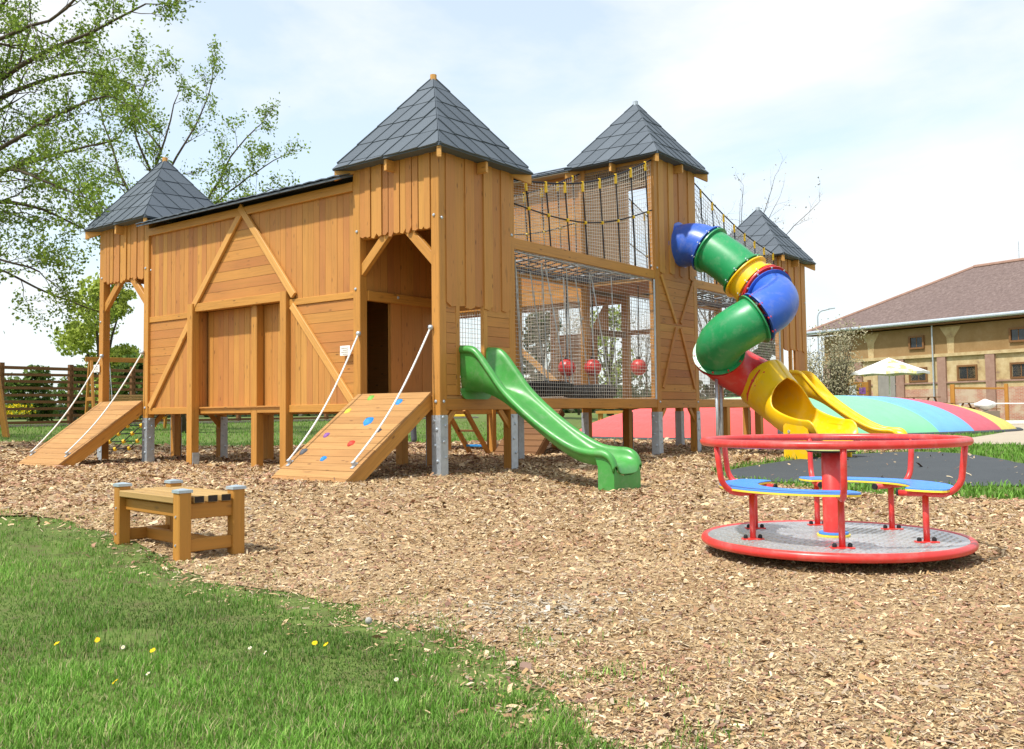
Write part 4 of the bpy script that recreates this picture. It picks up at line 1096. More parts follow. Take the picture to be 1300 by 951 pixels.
# ------------------------------------------------------------------ jumping pillow
PC = (22.7, 3.42); PA, PB, PHH = 8.6, 4.9, 1.32
pil = thing('jumping_pillow', 'big air-filled jumping pillow with red, cream, green, blue and yellow stripes', 'jumping pillow', (PC[0], PC[1], 0)); PI_ = Matrix.Translation((-PC[0], -PC[1], 0))
PX, PY = Vector((.93, -.37, 0)).normalized(), Vector((.37, .93, 0)).normalized(); PCV = Vector((PC[0], PC[1], 0))
def pzl(x, y): return PHH * max(0, 1 - (abs(x / PA) ** 2.8 + abs(y / PB) ** 2.8)) ** .72
bounds = [(-8.6, -4.4, (.80, .085, .075), 'red'), (-4.4, -3.1, (.80, .70, .45), 'cream'), (-3.1, .8, (.20, .55, .30), 'green'), (.8, 2.7, (.15, .38, .72), 'blue'), (2.7, 4.6, (.52, .10, .13), 'crimson'), (4.6, 6.8, (.64, .52, .12), 'yellow'), (6.8, 8.6, (.08, .58, .18), 'grass')]
for (x0, x1, c, nm) in bounds:
    rows = []; nx = max(8, int((x1 - x0) / .14)); nsub = max(2, round((x1 - x0) / .6))
    for i in range(nx + 1):
        x = x0 + (x1 - x0) * i / nx; vmax = (max(0, 1 - abs(x / PA) ** 2.8)) ** (1 / 2.8); row = []
        puff = .03 * abs(math.sin(math.pi * (x - x0) / (x1 - x0) * nsub))
        for j in range(61):
            s_ = math.sin((-1 + 2 * j / 60) * math.pi / 2); y = s_ * vmax * PB; z = pzl(x, y); p = PCV + PX * x + PY * y
            row.append((p.x, p.y, z + (puff * min(1, z * 3)) + gz(p.x, p.y) - .03))
        rows.append(row)
    mb = MB(); mb.grid(rows); o = mb.build('stripe', flat('pillow_' + nm, c, .5, 0, .35, .05, 2), pil, True); o.matrix_parent_inverse = PI_
mb = MB(); ring = []
for k in range(90):
    a = 2 * math.pi * k / 90; c, s_ = math.cos(a), math.sin(a)
    ring.append(PCV + PX * (PA * 1.01 * math.copysign(abs(c) ** (2 / 2.8), c)) + PY * (PB * 1.01 * math.copysign(abs(s_) ** (2 / 2.8), s_)))
mb.tube(ring, .09, 6, closed=True); o = mb.build('edge_rope', 'pad', pil, True); o.matrix_parent_inverse = PI_

# ------------------------------------------------------------------ brick barn on the right
BA = Vector((60.09, 16.66, 0)); UU = Vector((-.35405, -.93523, 0)); NN = Vector((.93523, -.35405, 0)); UL = 33.; BD = 11.; BG = .3
barn = thing('barn', 'old ochre plastered barn with brick base and hipped brown tile roof', 'building', BA); BI = Matrix.Translation(-BA)
def bp(u, w, z): return BA + UU * u + NN * w + Vector((0, 0, z))
def brn(name, fn, m_, parent=None, **kw):
    mb = MB(); fn(mb); o = mb.build(name, m_, parent or barn, **kw)
    if not parent: o.matrix_parent_inverse = BI
    return o
def bbox(mb, u0, u1, w0, w1, z0, z1):
    mb.prism([bp(u0, w0, z0), bp(u1, w0, z0), bp(u1, w0, z1), bp(u0, w0, z1)], NN * (w1 - w0), UU); return mb
M['ochre'] = ground_mat('ochre_plaster', [(.25, (.23, .14, .06)), (.5, (.28, .175, .078)), (.8, (.33, .225, .115))], 1.3, .9, .2, .01, .3)
M['cream'] = ground_mat('flaking_plaster', [(.3, (.26, .17, .115)), (.42, (.42, .30, .15)), (.6, (.52, .40, .22)), (.8, (.58, .48, .31))], 1.6, .9, .3, .02, .4)
M['pinkstone'] = ground_mat('pilaster_plaster', [(.3, (.26, .15, .115)), (.7, (.36, .23, .18))], 3, .9, .3, .01)
def brick_mat():
    Mt, nt, b = mat('brick'); tcn = nd(nt, 'ShaderNodeUVMap'); br_ = nd(nt, 'ShaderNodeTexBrick')
    br_.inputs['Color1'].default_value = (.36, .13, .085, 1); br_.inputs['Color2'].default_value = (.44, .19, .12, 1); br_.inputs['Mortar'].default_value = (.45, .36, .28, 1)
    br_.inputs['Scale'].default_value = 1.; br_.inputs['Brick Width'].default_value = .29; br_.inputs['Row Height'].default_value = .085; br_.inputs['Mortar Size'].default_value = .012
    nt.links.new(tcn.outputs[0], br_.inputs[0]); g = nd(nt, 'ShaderNodeNewGeometry'); n = noise_n(nt, g.outputs['Position'], 1.4, 4)
    nt.links.new(mixc(nt, ramp(nt, n, [(.45, (0, 0, 0)), (.65, (.8, .8, .8))]), br_.outputs[0], (.50, .40, .29)), b.inputs['Base Color']); b.inputs['Roughness'].default_value = .9; return Mt
M['brick'] = brick_mat()
def tile_mat():
    Mt, nt, b = mat('roof_tiles'); g = nd(nt, 'ShaderNodeNewGeometry'); n = noise_n(nt, g.outputs['Position'], 4.5, 6, .75); n2 = noise_n(nt, g.outputs['Position'], .35, 3)
    c = ramp(nt, n, [(.3, (.095, .066, .058)), (.5, (.15, .105, .094)), (.7, (.22, .165, .15))]); c = mixc(nt, ramp(nt, n2, [(.4, (0, 0, 0)), (.7, (.3, .3, .3))]), c, (.13, .09, .085))
    wv = nd(nt, 'ShaderNodeTexWave', bands_direction='Z'); wv.inputs['Scale'].default_value = 2.4; wv.inputs['Distortion'].default_value = 1.2; nt.links.new(g.outputs['Position'], wv.inputs[0])
    nt.links.new(c, b.inputs['Base Color']); b.inputs['Roughness'].default_value = .9; bump(nt, b, wv.outputs[1], .5, .04); return Mt
M['tiles'] = tile_mat()
brn('wall', lambda mb: bbox(mb, 1.1, UL, .35, BD, BG - .5, 6.2), 'ochre')
brn('plaster_field', lambda mb: bbox(mb, 1.1, UL, .30, .349, 2.45, 4.15), 'cream')
brn('brick_base', lambda mb: bbox(mb, 1.1, UL, .26, .349, BG - .4, 2.05), 'brick'); brn('plaster_band', lambda mb: bbox(mb, 1.1, UL, .28, .349, 2.05, 2.449), 'cream')
brn('cornice', lambda mb: bbox(mb, 1.05, UL, .12, .34, 4.15, 4.36), 'cream'); brn('sill_course', lambda mb: bbox(mb, 1.05, UL, .2, .34, 2.40, 2.50), 'pinkstone')
for u in (1.1, 3.9, 7.3, 10.44, 13.78, 17.1, 20.4, 23.7): brn('pilaster', lambda mb: bbox(mb, u, u + .61, .14, .33, BG - .4, 4.15), 'pinkstone')
for u in (5.2, 11.35, 17.9, 24.5):
    brn('plaster_strip', lambda mb: mb.prism([bp(u - .22, .33, 4.36), bp(u + .22, .33, 4.36), bp(u + .28, .33, 5.4), bp(u + .75, .33, 6.1), bp(u - .75, .33, 6.1), bp(u - .28, .33, 5.4)], NN * .019, UU), 'cream')
def win(u0, u1, z0, z1, panes=2):
    f = 'window'
    w = brn('window', lambda mb: [bbox(mb, *q) for q in ((u0 - .12, u1 + .12, .22, .36, z0 - .12, z0), (u0 - .12, u1 + .12, .22, .36, z1, z1 + .12), (u0 - .12, u0, .22, .36, z0, z1), (u1, u1 + .12, .22, .36, z0, z1))], 'dark_wood')
    s = (u1 - u0) / panes
    for k in range(panes): brn('pane', lambda mb: bbox(mb, u0 + k * s + .02, u0 + (k + 1) * s - .02, .30, .32, z0, z1), M['glass'], w)
    for k in range(1, panes): brn('glazing_bar', lambda mb: bbox(mb, u0 + k * s - .02, u0 + k * s + .02, .28, .325, z0, z1), 'dark_wood', w)
M['glass'] = flat('dark_glass', (.02, .024, .03), .12, 0, .6, .1, 2)
for u in (8.42, 15.45, 22.4, 29): win(u, u + .92, 4.9, 5.56)
for u in (8.36, 11.9, 15.43, 18.9, 22.5): win(u, u + 1.15, 2.66, 3.42)
dr = brn('door', lambda mb: bbox(mb, 5.83, 7.2, .18, .30, BG - .3, 3.4), flat('grey_door', (.25, .23, .21), .7)); brn('door_post', lambda mb: bbox(mb, 5.4, 5.82, .16, .31, BG - .3, 3.4), 'cream')
# hipped roof
EV = 6.55; RG = 10.6; ov = .55
e = [bp(-.1, -.35, EV), bp(UL + .5, -.35, EV), bp(UL + .5, BD + .5, EV), bp(-.1, BD + .5, EV)]; r1 = bp(9.9, BD / 2 + .1, RG); r2 = bp(UL - 6, BD / 2 + .1, RG)
mb = MB()
for p in e + [r1, r2]: mb.v.append(tuple(p))
for f in ((0, 1, 5, 4), (1, 2, 5), (2, 3, 4, 5), (3, 0, 4), (3, 2, 1, 0)): mb.face(f)
rf = mb.build('roof', 'tiles', barn); rf.matrix_parent_inverse = BI
mb = MB(); mb.tube([r1 + Vector((0, 0, .02)), r2 + Vector((0, 0, .02))], .14, 7); mb.tube([e[0], r1], .12, 7); mb.build('ridge_tiles', 'pinkstone', rf)
MB().tube([r1 + UU * 3.2, r1 + UU * 3.2 + Vector((0, 0, 1.3))], .025, 5).build('aerial', 'steel', rf)
brn('gutter', lambda mb: mb.tube([bp(-.1, -.42, EV - .05), bp(UL + .5, -.42, EV - .05)], .13, 10), 'steel'); brn('soffit', lambda mb: bbox(mb, .0, UL, -.35, .34, EV - .28, EV - .2), 'dark_wood')
for u in (10.2, 17.3): brn('downpipe', lambda mb: mb.tube([bp(u, .08, EV - .1), bp(u, .08, BG)], .05, 8), 'steel')

# ------------------------------------------------------------------ things before the barn
um = thing('parasol', 'open white and yellow parasol beside the barn', 'parasol', (35.95, 4.1, 0)); UI = Matrix.Translation((-35.95, -4.1, 0)); uc = Vector((35.95, 4.1, 0)); mb = MB(); rim = []
for j in range(8):
    a = 2 * math.pi * j / 8 + .2; rim.append(uc + Vector((math.cos(a) * 1.75, math.sin(a) * 1.75, 2.50)))
for j in range(8):
    mb.cur = 1 if j in (1, 4, 6) else 0
    p, q, t = rim[j], rim[(j + 1) % 8], uc + Vector((0, 0, 3.2)); mid = (p + q) / 2 + Vector((0, 0, .05)); k = len(mb.v)
    for z in (t, p, mid, q, p - Vector((0, 0, .12)), mid - Vector((0, 0, .12)), q - Vector((0, 0, .12))): mb.v.append(tuple(z))
    mb.face((k, k + 1, k + 2)); mb.face((k, k + 2, k + 3)); mb.face((k + 1, k + 4, k + 5, k + 2)); mb.face((k + 2, k + 5, k + 6, k + 3))
M['canopy_y'] = ground_mat('parasol_yellow', [(.42, (.78, .78, .74)), (.55, (.80, .68, .18))], 3, .8, .1, .002)
o = mb.build('canopy', ['white', 'canopy_y'], um); o.matrix_parent_inverse = UI
o = MB().tube([uc + Vector((0, 0, -.1)), uc + Vector((0, 0, 3.15))], .035, 8).build('pole', 'white', um); o.matrix_parent_inverse = UI
o = MB().lathe(uc, [(.32, 0), (.32, .08), (.06, .12), (.06, .3)], 16).build('base', 'pad', um); o.matrix_parent_inverse = UI
for j in range(8):
    o = MB().tube([uc + Vector((0, 0, 2.75)), rim[j].lerp(uc + Vector((0, 0, 2.5)), .25) + Vector((0, 0, .1))], .012, 4).build('rib', 'steel', um); o.matrix_parent_inverse = UI
def picnic(p, lab, ang, sc=1.):
    t = thing('picnic_table', lab, 'table', p, 'wooden picnic tables'); t.rotation_euler = (0, 0, ang)
    for i in range(5): MB().bar((-.85 * sc, -.32 + .16 * i, .74 * sc), (.85 * sc, -.32 + .16 * i, .74 * sc), .04, .145, (0, 0, 1)).build('table_board', 'dark_wood', t)
    for s in (-1, 1):
        for i in range(2): MB().bar((-.85 * sc, s * (.62 + .16 * i), .44 * sc), (.85 * sc, s * (.62 + .16 * i), .44 * sc), .04, .145, (0, 0, 1)).build('seat_board', 'dark_wood', t)
        for e_ in (-1, 1): MB().bar((e_ * .6 * sc, s * .78, -.05), (e_ * .6 * sc, s * .22, .73 * sc), .09, .05, (1, 0, 0)).build('leg', 'dark_wood', t)
    for e_ in (-1, 1): MB().bar((e_ * .55 * sc, -.8, .40 * sc), (e_ * .55 * sc, .8, .40 * sc), .09, .045, (0, 0, 1)).build('cross_bar', 'dark_wood', t)
    return t
picnic((41.0, 4.0, .62), 'brown picnic table between the parasol and the jumping pillow', 1.2, 1.0)
picnic((42.4, 2.6, .45), 'small low brown table beside the white bundle before the barn', 1.2, .8)
# terrace the tables stand on
o = MB().box((38.2, 1.2, -.2), (45.5, 8.6, .62), 2, .02).build('terrace', 'path', None, kind='structure')
bd_ = MB(); pr_ = Vector((43.4, 1.5, .62)); rows = []
for i in range(9):
    f = i / 8; row = []
    for j in range(15):
        a = 2 * math.pi * j / 14; rr = math.sin(math.pi * max(.02, min(.98, f))) * .42 * (1 + .35 * noise.noise(Vector((math.cos(a) * 2, math.sin(a) * 2, f * 3)))); row.append(pr_ + Vector((math.cos(a) * rr, math.sin(a) * rr * 1.2, .62 * f)))
    rows.append(row)
bd_.grid(rows); tag(bd_.build('white_bundle', 'white', None, True), 'crumpled white plastic bundle beside the small table', 'bundle')
# swing frame of timber posts before the barn
sw = thing('rope_swing', 'pair of honey timber posts with a low beam before the brick base', 'swing', (45, 2.1, 0)); SI = Matrix.Translation((-45, -2.1, 0))
P0, P1 = Vector((44.25, 3.2, 0)), Vector((46.0, .95, 0))
for p in (P0, P0 + Vector((.25, .1, 0)), P1, P1 + Vector((.3, .05, 0))):
    o = MB().bar(Vector((p.x, p.y, .1)), Vector((p.x, p.y, 2.05)), .18, .18, (1, 0, 0), .02).build('post', 'bench', sw); o.matrix_parent_inverse = SI
o = MB().bar(P0 + Vector((0, 0, 1.85)), P1 + Vector((0, 0, 1.80)), .1, .06).build('rail', 'bench', sw); o.matrix_parent_inverse = SI
o = MB().bar(P0 + Vector((.2, -.1, .75)), P1 + Vector((-.4, .3, .72)), .05, .35).build('seat_board', 'dark_wood', sw); o.matrix_parent_inverse = SI
# white barrier tape line and kerb
tp = thing('barrier', 'low white barrier rail before the brick base of the barn', 'barrier', (45, -2, 0)); SI = Matrix.Translation((-45, 2, 0))
for (a, b_) in (((43.0, 2.6, 1.02), (47.5, -7, .92)),):
    o = MB().bar(a, b_, .06, .02).build('rail', 'white', tp); o.matrix_parent_inverse = SI
for t in (0, .33, .66, 1.):
    p = Vector((43.0, 2.6, 0)).lerp(Vector((47.5, -7, 0)), t); o = MB().bar((p.x, p.y, -.05), (p.x, p.y, 1.05), .05, .05).build('post', 'white', tp); o.matrix_parent_inverse = SI
o = MB().bar((38.5, .9, .12), (43.5, -6.5, .10), .14, .25, (0, 0, 1)).build('kerb', 'white', None, kind='structure')
# notice board in a timber frame
nb = thing('notice_board', 'wooden notice board with white papers beside the shrub', 'notice board', (38.1, 6.2, .0)); SI = Matrix.Translation((-38.1, -6.2, 0))
q0, q1 = Vector((37.75, 6.7, 0)), Vector((38.5, 5.8, 0)); dq = (q1 - q0).normalized(); nq = Vector((-dq.y, dq.x, 0)); nq = nq if nq.x < 0 else -nq
for p in (q0, q1):
    o = MB().bar(Vector((p.x, p.y, -.1)), Vector((p.x, p.y, 2.25)), .14, .14, dq).build('post', 'dark_wood', nb); o.matrix_parent_inverse = SI
o = MB().prism([q0 + Vector((0, 0, 1.0)), q1 + Vector((0, 0, 1.0)), q1 + Vector((0, 0, 2.15)), q0 + Vector((0, 0, 2.15))], nq * .04, dq).build('board', 'bench', nb); o.matrix_parent_inverse = SI
for (a, b_, z0, z1, mt) in ((.12, .48, 1.45, 1.98, 'white'), (.62, .95, 1.55, 1.88, 'h_violet')):
    o = MB().prism([q0 + dq * a + nq * .042 + Vector((0, 0, z0)), q0 + dq * b_ + nq * .042 + Vector((0, 0, z0)), q0 + dq * b_ + nq * .042 + Vector((0, 0, z1)), q0 + dq * a + nq * .042 + Vector((0, 0, z1))], nq * .006, dq).build('paper', mt, nb); o.matrix_parent_inverse = SI
# street lamp behind the roof
la = thing('street_lamp', 'slim grey street lamp rising behind the barn roof', 'lamp', (69.5, 19.3, 0)); SI = Matrix.Translation((-69.5, -19.3, 0)); pts = [(69.5, 19.3, 0), (69.5, 19.3, 8.6)]
for k in range(6):
    a = k / 5 * math.pi / 2; pts.append((69.5 + .25 * (1 - math.cos(a)), 19.3 - .45 * (1 - math.cos(a)), 8.6 + .6 * math.sin(a)))
o = MB().tube(pts + [(69.9, 18.4, 9.3)], .06, 6).build('pole', 'steel', la); o.matrix_parent_inverse = SI
o = MB().bar((69.85, 18.5, 9.30), (70.1, 18.0, 9.36), .10, .22, (0, 0, 1)).build('lamp_head', 'steel', la); o.matrix_parent_inverse = SI
# low table and blue toy behind the castle
lt = thing('low_stand', 'small low timber stand on the grass beyond the castle', 'stand', (23.5, 11.7, .0)); SI = Matrix.Translation((-23.5, -11.7, 0)); z0 = gz(23.5, 11.7)
for dx in (-.45, .45): 
    o = MB().bar((23.5 + dx * .6, 11.7 - dx * .8, z0 - .1), (23.5 + dx * .6, 11.7 - dx * .8, z0 + .85), .16, .16, (1, 0, 0)).build('post', 'post', lt); o.matrix_parent_inverse = SI
o = MB().bar((23.1, 12.2, z0 + .8), (23.9, 11.2, z0 + .8), .12, .3, (0, 0, 1)).build('top_board', 'post', lt); o.matrix_parent_inverse = SI
mb = MB(); mb.lathe((33.0, 14.3, gz(33, 14.3)), [(.85, 0), (.82, .35), (.6, .68), (.3, .86), (0, .92)], 20); tag(mb.build('blue_dome', 'h_blue', None, True), 'blue plastic dome on the grass beyond the pillow', 'play dome')

# ------------------------------------------------------------------ slatted fence on the left
fn = thing('slatted_fence', 'brown horizontal slat fence along the back of the lawn', 'fence', (10, 21, .6)); FI = Matrix.Translation((-10, -21, -.6))
px_ = [-3.05 + 2.15 * k for k in range(14)]
for k, x in enumerate(px_):
    o = MB().box((x - .07, 20.94, .4), (x + .07, 21.08, 2.56), 2, .01).build('post', 'dark_wood', fn); o.matrix_parent_inverse = FI
    if k < len(px_) - 1:
        for j in range(9):
            z = .72 + j * .212; o = MB().bar((x + .03, 20.93 - .008 * (j % 2), z + random.uniform(-.01, .01)), (px_[k + 1] - .03, 20.93 - .008 * (j % 2), z + random.uniform(-.01, .01)), .085 if j < 8 else .10, .03, (0, 0, 1), .004).build('slat', 'dark_wood', fn); o.matrix_parent_inverse = FI
o = MB().box((-3, 20.9, .45), (26, 21.1, .66), 0, .01).build('fence_kerb', 'path', None, kind='structure')
# hanging bench frame before the fence
hb = thing('swing_bench', 'timber hanging bench in an A-frame before the slatted fence', 'swing bench', (6, 18.6, .5)); SI = Matrix.Translation((-6, -18.6, -.5)); gy = gz(5, 18.6)
L0 = Vector((5.0, 18.75, 0)); L1 = Vector((7.3, 18.1, 0)); dd = (L1 - L0).normalized(); nn_ = Vector((-dd.y, dd.x, 0))
for c in (L0, L1):
    for s in (-1, 1):
        o = MB().bar(c + nn_ * (s * .62) + Vector((0, 0, gy - .1)), c + nn_ * (s * .10) + Vector((0, 0, gy + 2.1)), .13, .07, nn_).build('leg', 'bench', hb); o.matrix_parent_inverse = SI
    o = MB().bar(c - nn_ * .42 + Vector((0, 0, gy + .95)), c + nn_ * .42 + Vector((0, 0, gy + .95)), .12, .05, (0, 0, 1)).build('cross_tie', 'bench', hb); o.matrix_parent_inverse = SI
o = MB().bar(L0 - dd * .15 + Vector((0, 0, gy + 2.15)), L1 + dd * .15 + Vector((0, 0, gy + 2.15)), .14, .10, (0, 0, 1)).build('top_beam', 'bench', hb); o.matrix_parent_inverse = SI
for k in range(6):
    z = gy + .62 + k * .085; o = MB().bar(L0 + dd * .55 + nn_ * (.18 + k * .02) + Vector((0, 0, z)), L1 - dd * .45 + nn_ * (.18 + k * .02) + Vector((0, 0, z)), .065, .025, (0, 0, 1)).build('back_slat', 'benchtop', hb); o.matrix_parent_inverse = SI
for k in range(5):
    o = MB().bar(L0 + dd * .55 + nn_ * (.12 - k * .1) + Vector((0, 0, gy + .55)), L1 - dd * .45 + nn_ * (.12 - k * .1) + Vector((0, 0, gy + .55)), .025, .085, (0, 0, 1)).build('seat_slat', 'benchtop', hb); o.matrix_parent_inverse = SI
for c, s in ((L0, .6), (L1, -.5)):
    for w_ in (-.25, .2):
        o = MB().tube([c + dd * s + nn_ * w_ + Vector((0, 0, gy + .57)), c + dd * s * .9 + Vector((0, 0, gy + 2.1))], .01, 4).build('chain', 'steel', hb); o.matrix_parent_inverse = SI
# second frame at the left edge
sf = thing('timber_swing', 'honey timber A-frame leg standing at the left edge before the fence', 'swing', (1.9, 18.2, .45)); SI = Matrix.Translation((-1.9, -18.2, -.45))
pL = at(9, 543, 25); apx = at(-28, 330, 25); pR = at(-70, 543, 25)
for a in (pL, pR):
    o = MB().bar(Vector((a.x, a.y, gz(a.x, a.y) - .1)), apx, .15, .11, RT).build('leg', 'bench', sf); o.matrix_parent_inverse = SI
o = MB().bar(pL.lerp(apx, .45), pR.lerp(apx, .45), .13, .05).build('cross_tie', 'bench', sf); o.matrix_parent_inverse = SI

# ------------------------------------------------------------------ person standing behind the castle
PP = Vector((9.45, 9.5, gz(9.45, 9.5)))
pe = thing('person', 'person in grey jeans and dark jacket standing behind the climbing ramp', 'person', PP)
def skin(name, verts, edges, radii, material, sub=2):
    me = bpy.data.meshes.new(name); me.from_pydata(verts, edges, []); o = bpy.data.objects.new(name, me); col.objects.link(o); o.parent = pe
    md = o.modifiers.new('skin', 'SKIN')
    for i, r in enumerate(radii): me.skin_vertices[0].data[i].radius = r if isinstance(r, tuple) else (r, r)
    me.skin_vertices[0].data[0].use_root = True
    s_ = o.modifiers.new('sub', 'SUBSURF'); s_.levels = sub; s_.render_levels = sub
    me.materials.append(material); return o
H = 1.62
V = [(0, 0, .90), (0, 0, 1.10), (0, 0, 1.32), (0, 0, 1.40), (0, .0, 1.47), (0, .02, 1.56),
     (.09, 0, .84), (.10, .03, .46), (.11, .0, .08), (-.09, 0, .84), (-.10, .03, .46), (-.12, .0, .08),
     (.17, 0, 1.34), (.23, -.02, 1.08), (.21, .08, .86), (-.17, 0, 1.34), (-.23, -.02, 1.08), (-.21, .08, .86)]
Ed = [(0, 1), (1, 2), (2, 3), (3, 4), (4, 5), (0, 6), (6, 7), (7, 8), (0, 9), (9, 10), (10, 11), (2, 12), (12, 13), (13, 14), (2, 15), (15, 16), (16, 17)]
Rr = [(.14, .10), (.13, .09), (.15, .10), (.07, .06), (.055, .055), (.085, .095), .085, .06, .045, .085, .06, .045, .055, .042, .032, .055, .042, .032]
skin('body', V, Ed, Rr, flat('skin', (.52, .32, .23), .6))
skin('jeans', [(0, 0, .90), (.09, 0, .82), (.10, .03, .46), (.115, .0, .06), (-.09, 0, .82), (-.10, .03, .46), (-.125, .0, .06), (0, 0, .98)], [(0, 1), (1, 2), (2, 3), (0, 4), (4, 5), (5, 6), (0, 7)], [(.155, .115), .098, .074, .068, .098, .074, .068, (.15, .11)], flat('grey_denim', (.085, .09, .11), .85))
skin('jacket', [(0, 0, .95), (0, 0, 1.12), (0, 0, 1.33), (.18, 0, 1.33), (.24, -.02, 1.08), (.22, .07, .90), (-.18, 0, 1.33), (-.24, -.02, 1.08), (-.22, .07, .90)], [(0, 1), (1, 2), (2, 3), (3, 4), (4, 5), (2, 6), (6, 7), (7, 8)], [(.17, .125), (.165, .12), (.165, .12), .07, .058, .05, .07, .058, .05], flat('dark_jacket', (.03, .035, .05), .8))
skin('hair', [(0, .0, 1.58), (0, -.01, 1.63)], [(0, 1)], [(.098, .105), (.075, .08)], flat('brown_hair', (.06, .035, .02), .7))
for s in (-1, 1): skin('shoe', [(s * .115, -.03, .04), (s * .12, .16, .035)], [(0, 1)], [(.045, .04), (.042, .03)], flat('shoe', (.10, .05, .05), .8))
pe.rotation_euler = (0, 0, .6)
# ------------------------------------------------------------------ vegetation
def colored_mesh(name, co, fidx, colr, material, parent=None, kind=None, npf=4):
    """fast mesh: co (N,3), fidx (F,npf), colr (N,3)"""
    me = bpy.data.meshes.new(name); N = len(co); F = len(fidx)
    me.vertices.add(N); me.vertices.foreach_set('co', co.astype(np.float32).ravel())
    me.loops.add(F * npf); me.loops.foreach_set('vertex_index', fidx.astype(np.int32).ravel())
    me.polygons.add(F); me.polygons.foreach_set('loop_start', (np.arange(F) * npf).astype(np.int32)); me.polygons.foreach_set('loop_total', np.full(F, npf, np.int32))
    me.update(calc_edges=True)
    a = me.color_attributes.new('Col', 'FLOAT_COLOR', 'POINT'); rgba = np.ones((N, 4), np.float32); rgba[:, :3] = colr; a.data.foreach_set('color', rgba.ravel())
    me.materials.append(M[material]); o = bpy.data.objects.new(name, me); col.objects.link(o)
    if parent: o.parent = parent
    if kind: o['kind'] = kind
    return o
def leaf_quads(cen, size, colr, droop=.3):
    n = len(cen); a = rng.normal(size=(n, 3)); a[:, 2] -= droop; a /= np.linalg.norm(a, axis=1)[:, None]
    b = rng.normal(size=(n, 3)); b -= (b * a).sum(1)[:, None] * a; b /= np.linalg.norm(b, axis=1)[:, None]
    s = size[:, None]; nrm = np.cross(a, b)
    v = np.stack([cen - a * s * .5, cen + b * s * .32 + nrm * s * .08, cen + a * s * .55, cen - b * s * .32 + nrm * s * .08], 1).reshape(-1, 3)
    return v, np.arange(n * 4).reshape(-1, 4), np.repeat(colr, 4, 0)
def palette(n, cols, jit=.18):
    c = np.array(cols)[rng.integers(0, len(cols), n)]; return np.clip(c * (1 + rng.normal(size=(n, 1)) * jit), 0, 1)
SPRING = [(.17, .26, .03), (.22, .33, .045), (.13, .21, .025), (.27, .36, .07)]

class Tree:
    def __init__(s, seed): s.rs = random.Random(seed); s.mb = MB(); s.tips = []
    def limb(s, pts, r0, r1, kids=5, lvl=2, L=1.4, n=6, leafy=True):
        pts = [Vector(p) for p in resamp([tuple(p) for p in pts], max(6, len(pts) * 3))]; m_ = len(pts)
        pts = [p + Vector((s.rs.gauss(0, 1), s.rs.gauss(0, 1), s.rs.gauss(0, 1))) * (r0 * .25 if 0 < i < m_ - 1 else 0) for i, p in enumerate(pts)]
        s.mb.tube(pts, [r0 + (r1 - r0) * i / (m_ - 1) for i in range(m_)], n)
        for k in range(kids):
            t = .25 + .75 * (k + s.rs.random() * .8) / kids; i = min(m_ - 2, int(t * (m_ - 1))); d = (pts[i + 1] - pts[i]).normalized()
            s.twig(pts[i], d, L * (1.1 - .5 * t), max(.006, (r0 + (r1 - r0) * t) * .55), lvl)
        s.twig(pts[-1], (pts[-1] - pts[-2]).normalized(), L * .6, r1 * .9, lvl)
    def twig(s, p, d, L, r, lvl):
        ax_ = Vector((s.rs.gauss(0, 1), s.rs.gauss(0, 1), s.rs.gauss(0, 1))); ax_ = (ax_ - d * ax_.dot(d)).normalized(); sp = s.rs.uniform(.45, .95)
        d = (d * math.cos(sp) + ax_ * math.sin(sp)); d.z += .12; d.normalize(); pts = [p]; q = p.copy(); k = 4
        for i in range(k):
            d = (d + Vector((s.rs.gauss(0, .16), s.rs.gauss(0, .16), s.rs.gauss(.03, .14)))).normalized(); q = q + d * (L / k); pts.append(q.copy())
        s.mb.tube(pts, [r * (1 - .75 * i / k) for i in range(k + 1)], 4 if r > .02 else 3, False)
        if lvl > 0:
            for j in range(4):
                i = 1 + s.rs.randrange(k); s.twig(pts[i], (pts[i] - pts[i - 1]).normalized(), L * s.rs.uniform(.45, .7), r * .5, lvl - 1)
        if lvl <= 1:
            for i in range(2, k + 1): s.tips.append(pts[i])
    def done(s, name, label, base, per=5, size=.11, spread=.16, cols=SPRING, group=None, keep=1., cat='tree'):
        root = thing(name, label, cat, base, group); inv = Matrix.Translation(-Vector(base))
        o = s.mb.build('trunk', 'bark', root, True); o.matrix_parent_inverse = inv
        t = np.array([tuple(p) for p in s.tips if s.rs.random() < keep])
        if len(t) and per:
            c = np.repeat(t, per, 0) + rng.normal(size=(len(t) * per, 3)) * spread; sz = rng.uniform(.6, 1.25, len(c)) * size
            v, f, k = leaf_quads(c, sz, palette(len(c), cols)); o = colored_mesh('crown', v, f, k, 'leaf', root); o.matrix_parent_inverse = inv
        return root
P_ = lambda *q: [at(*z) for z in q]
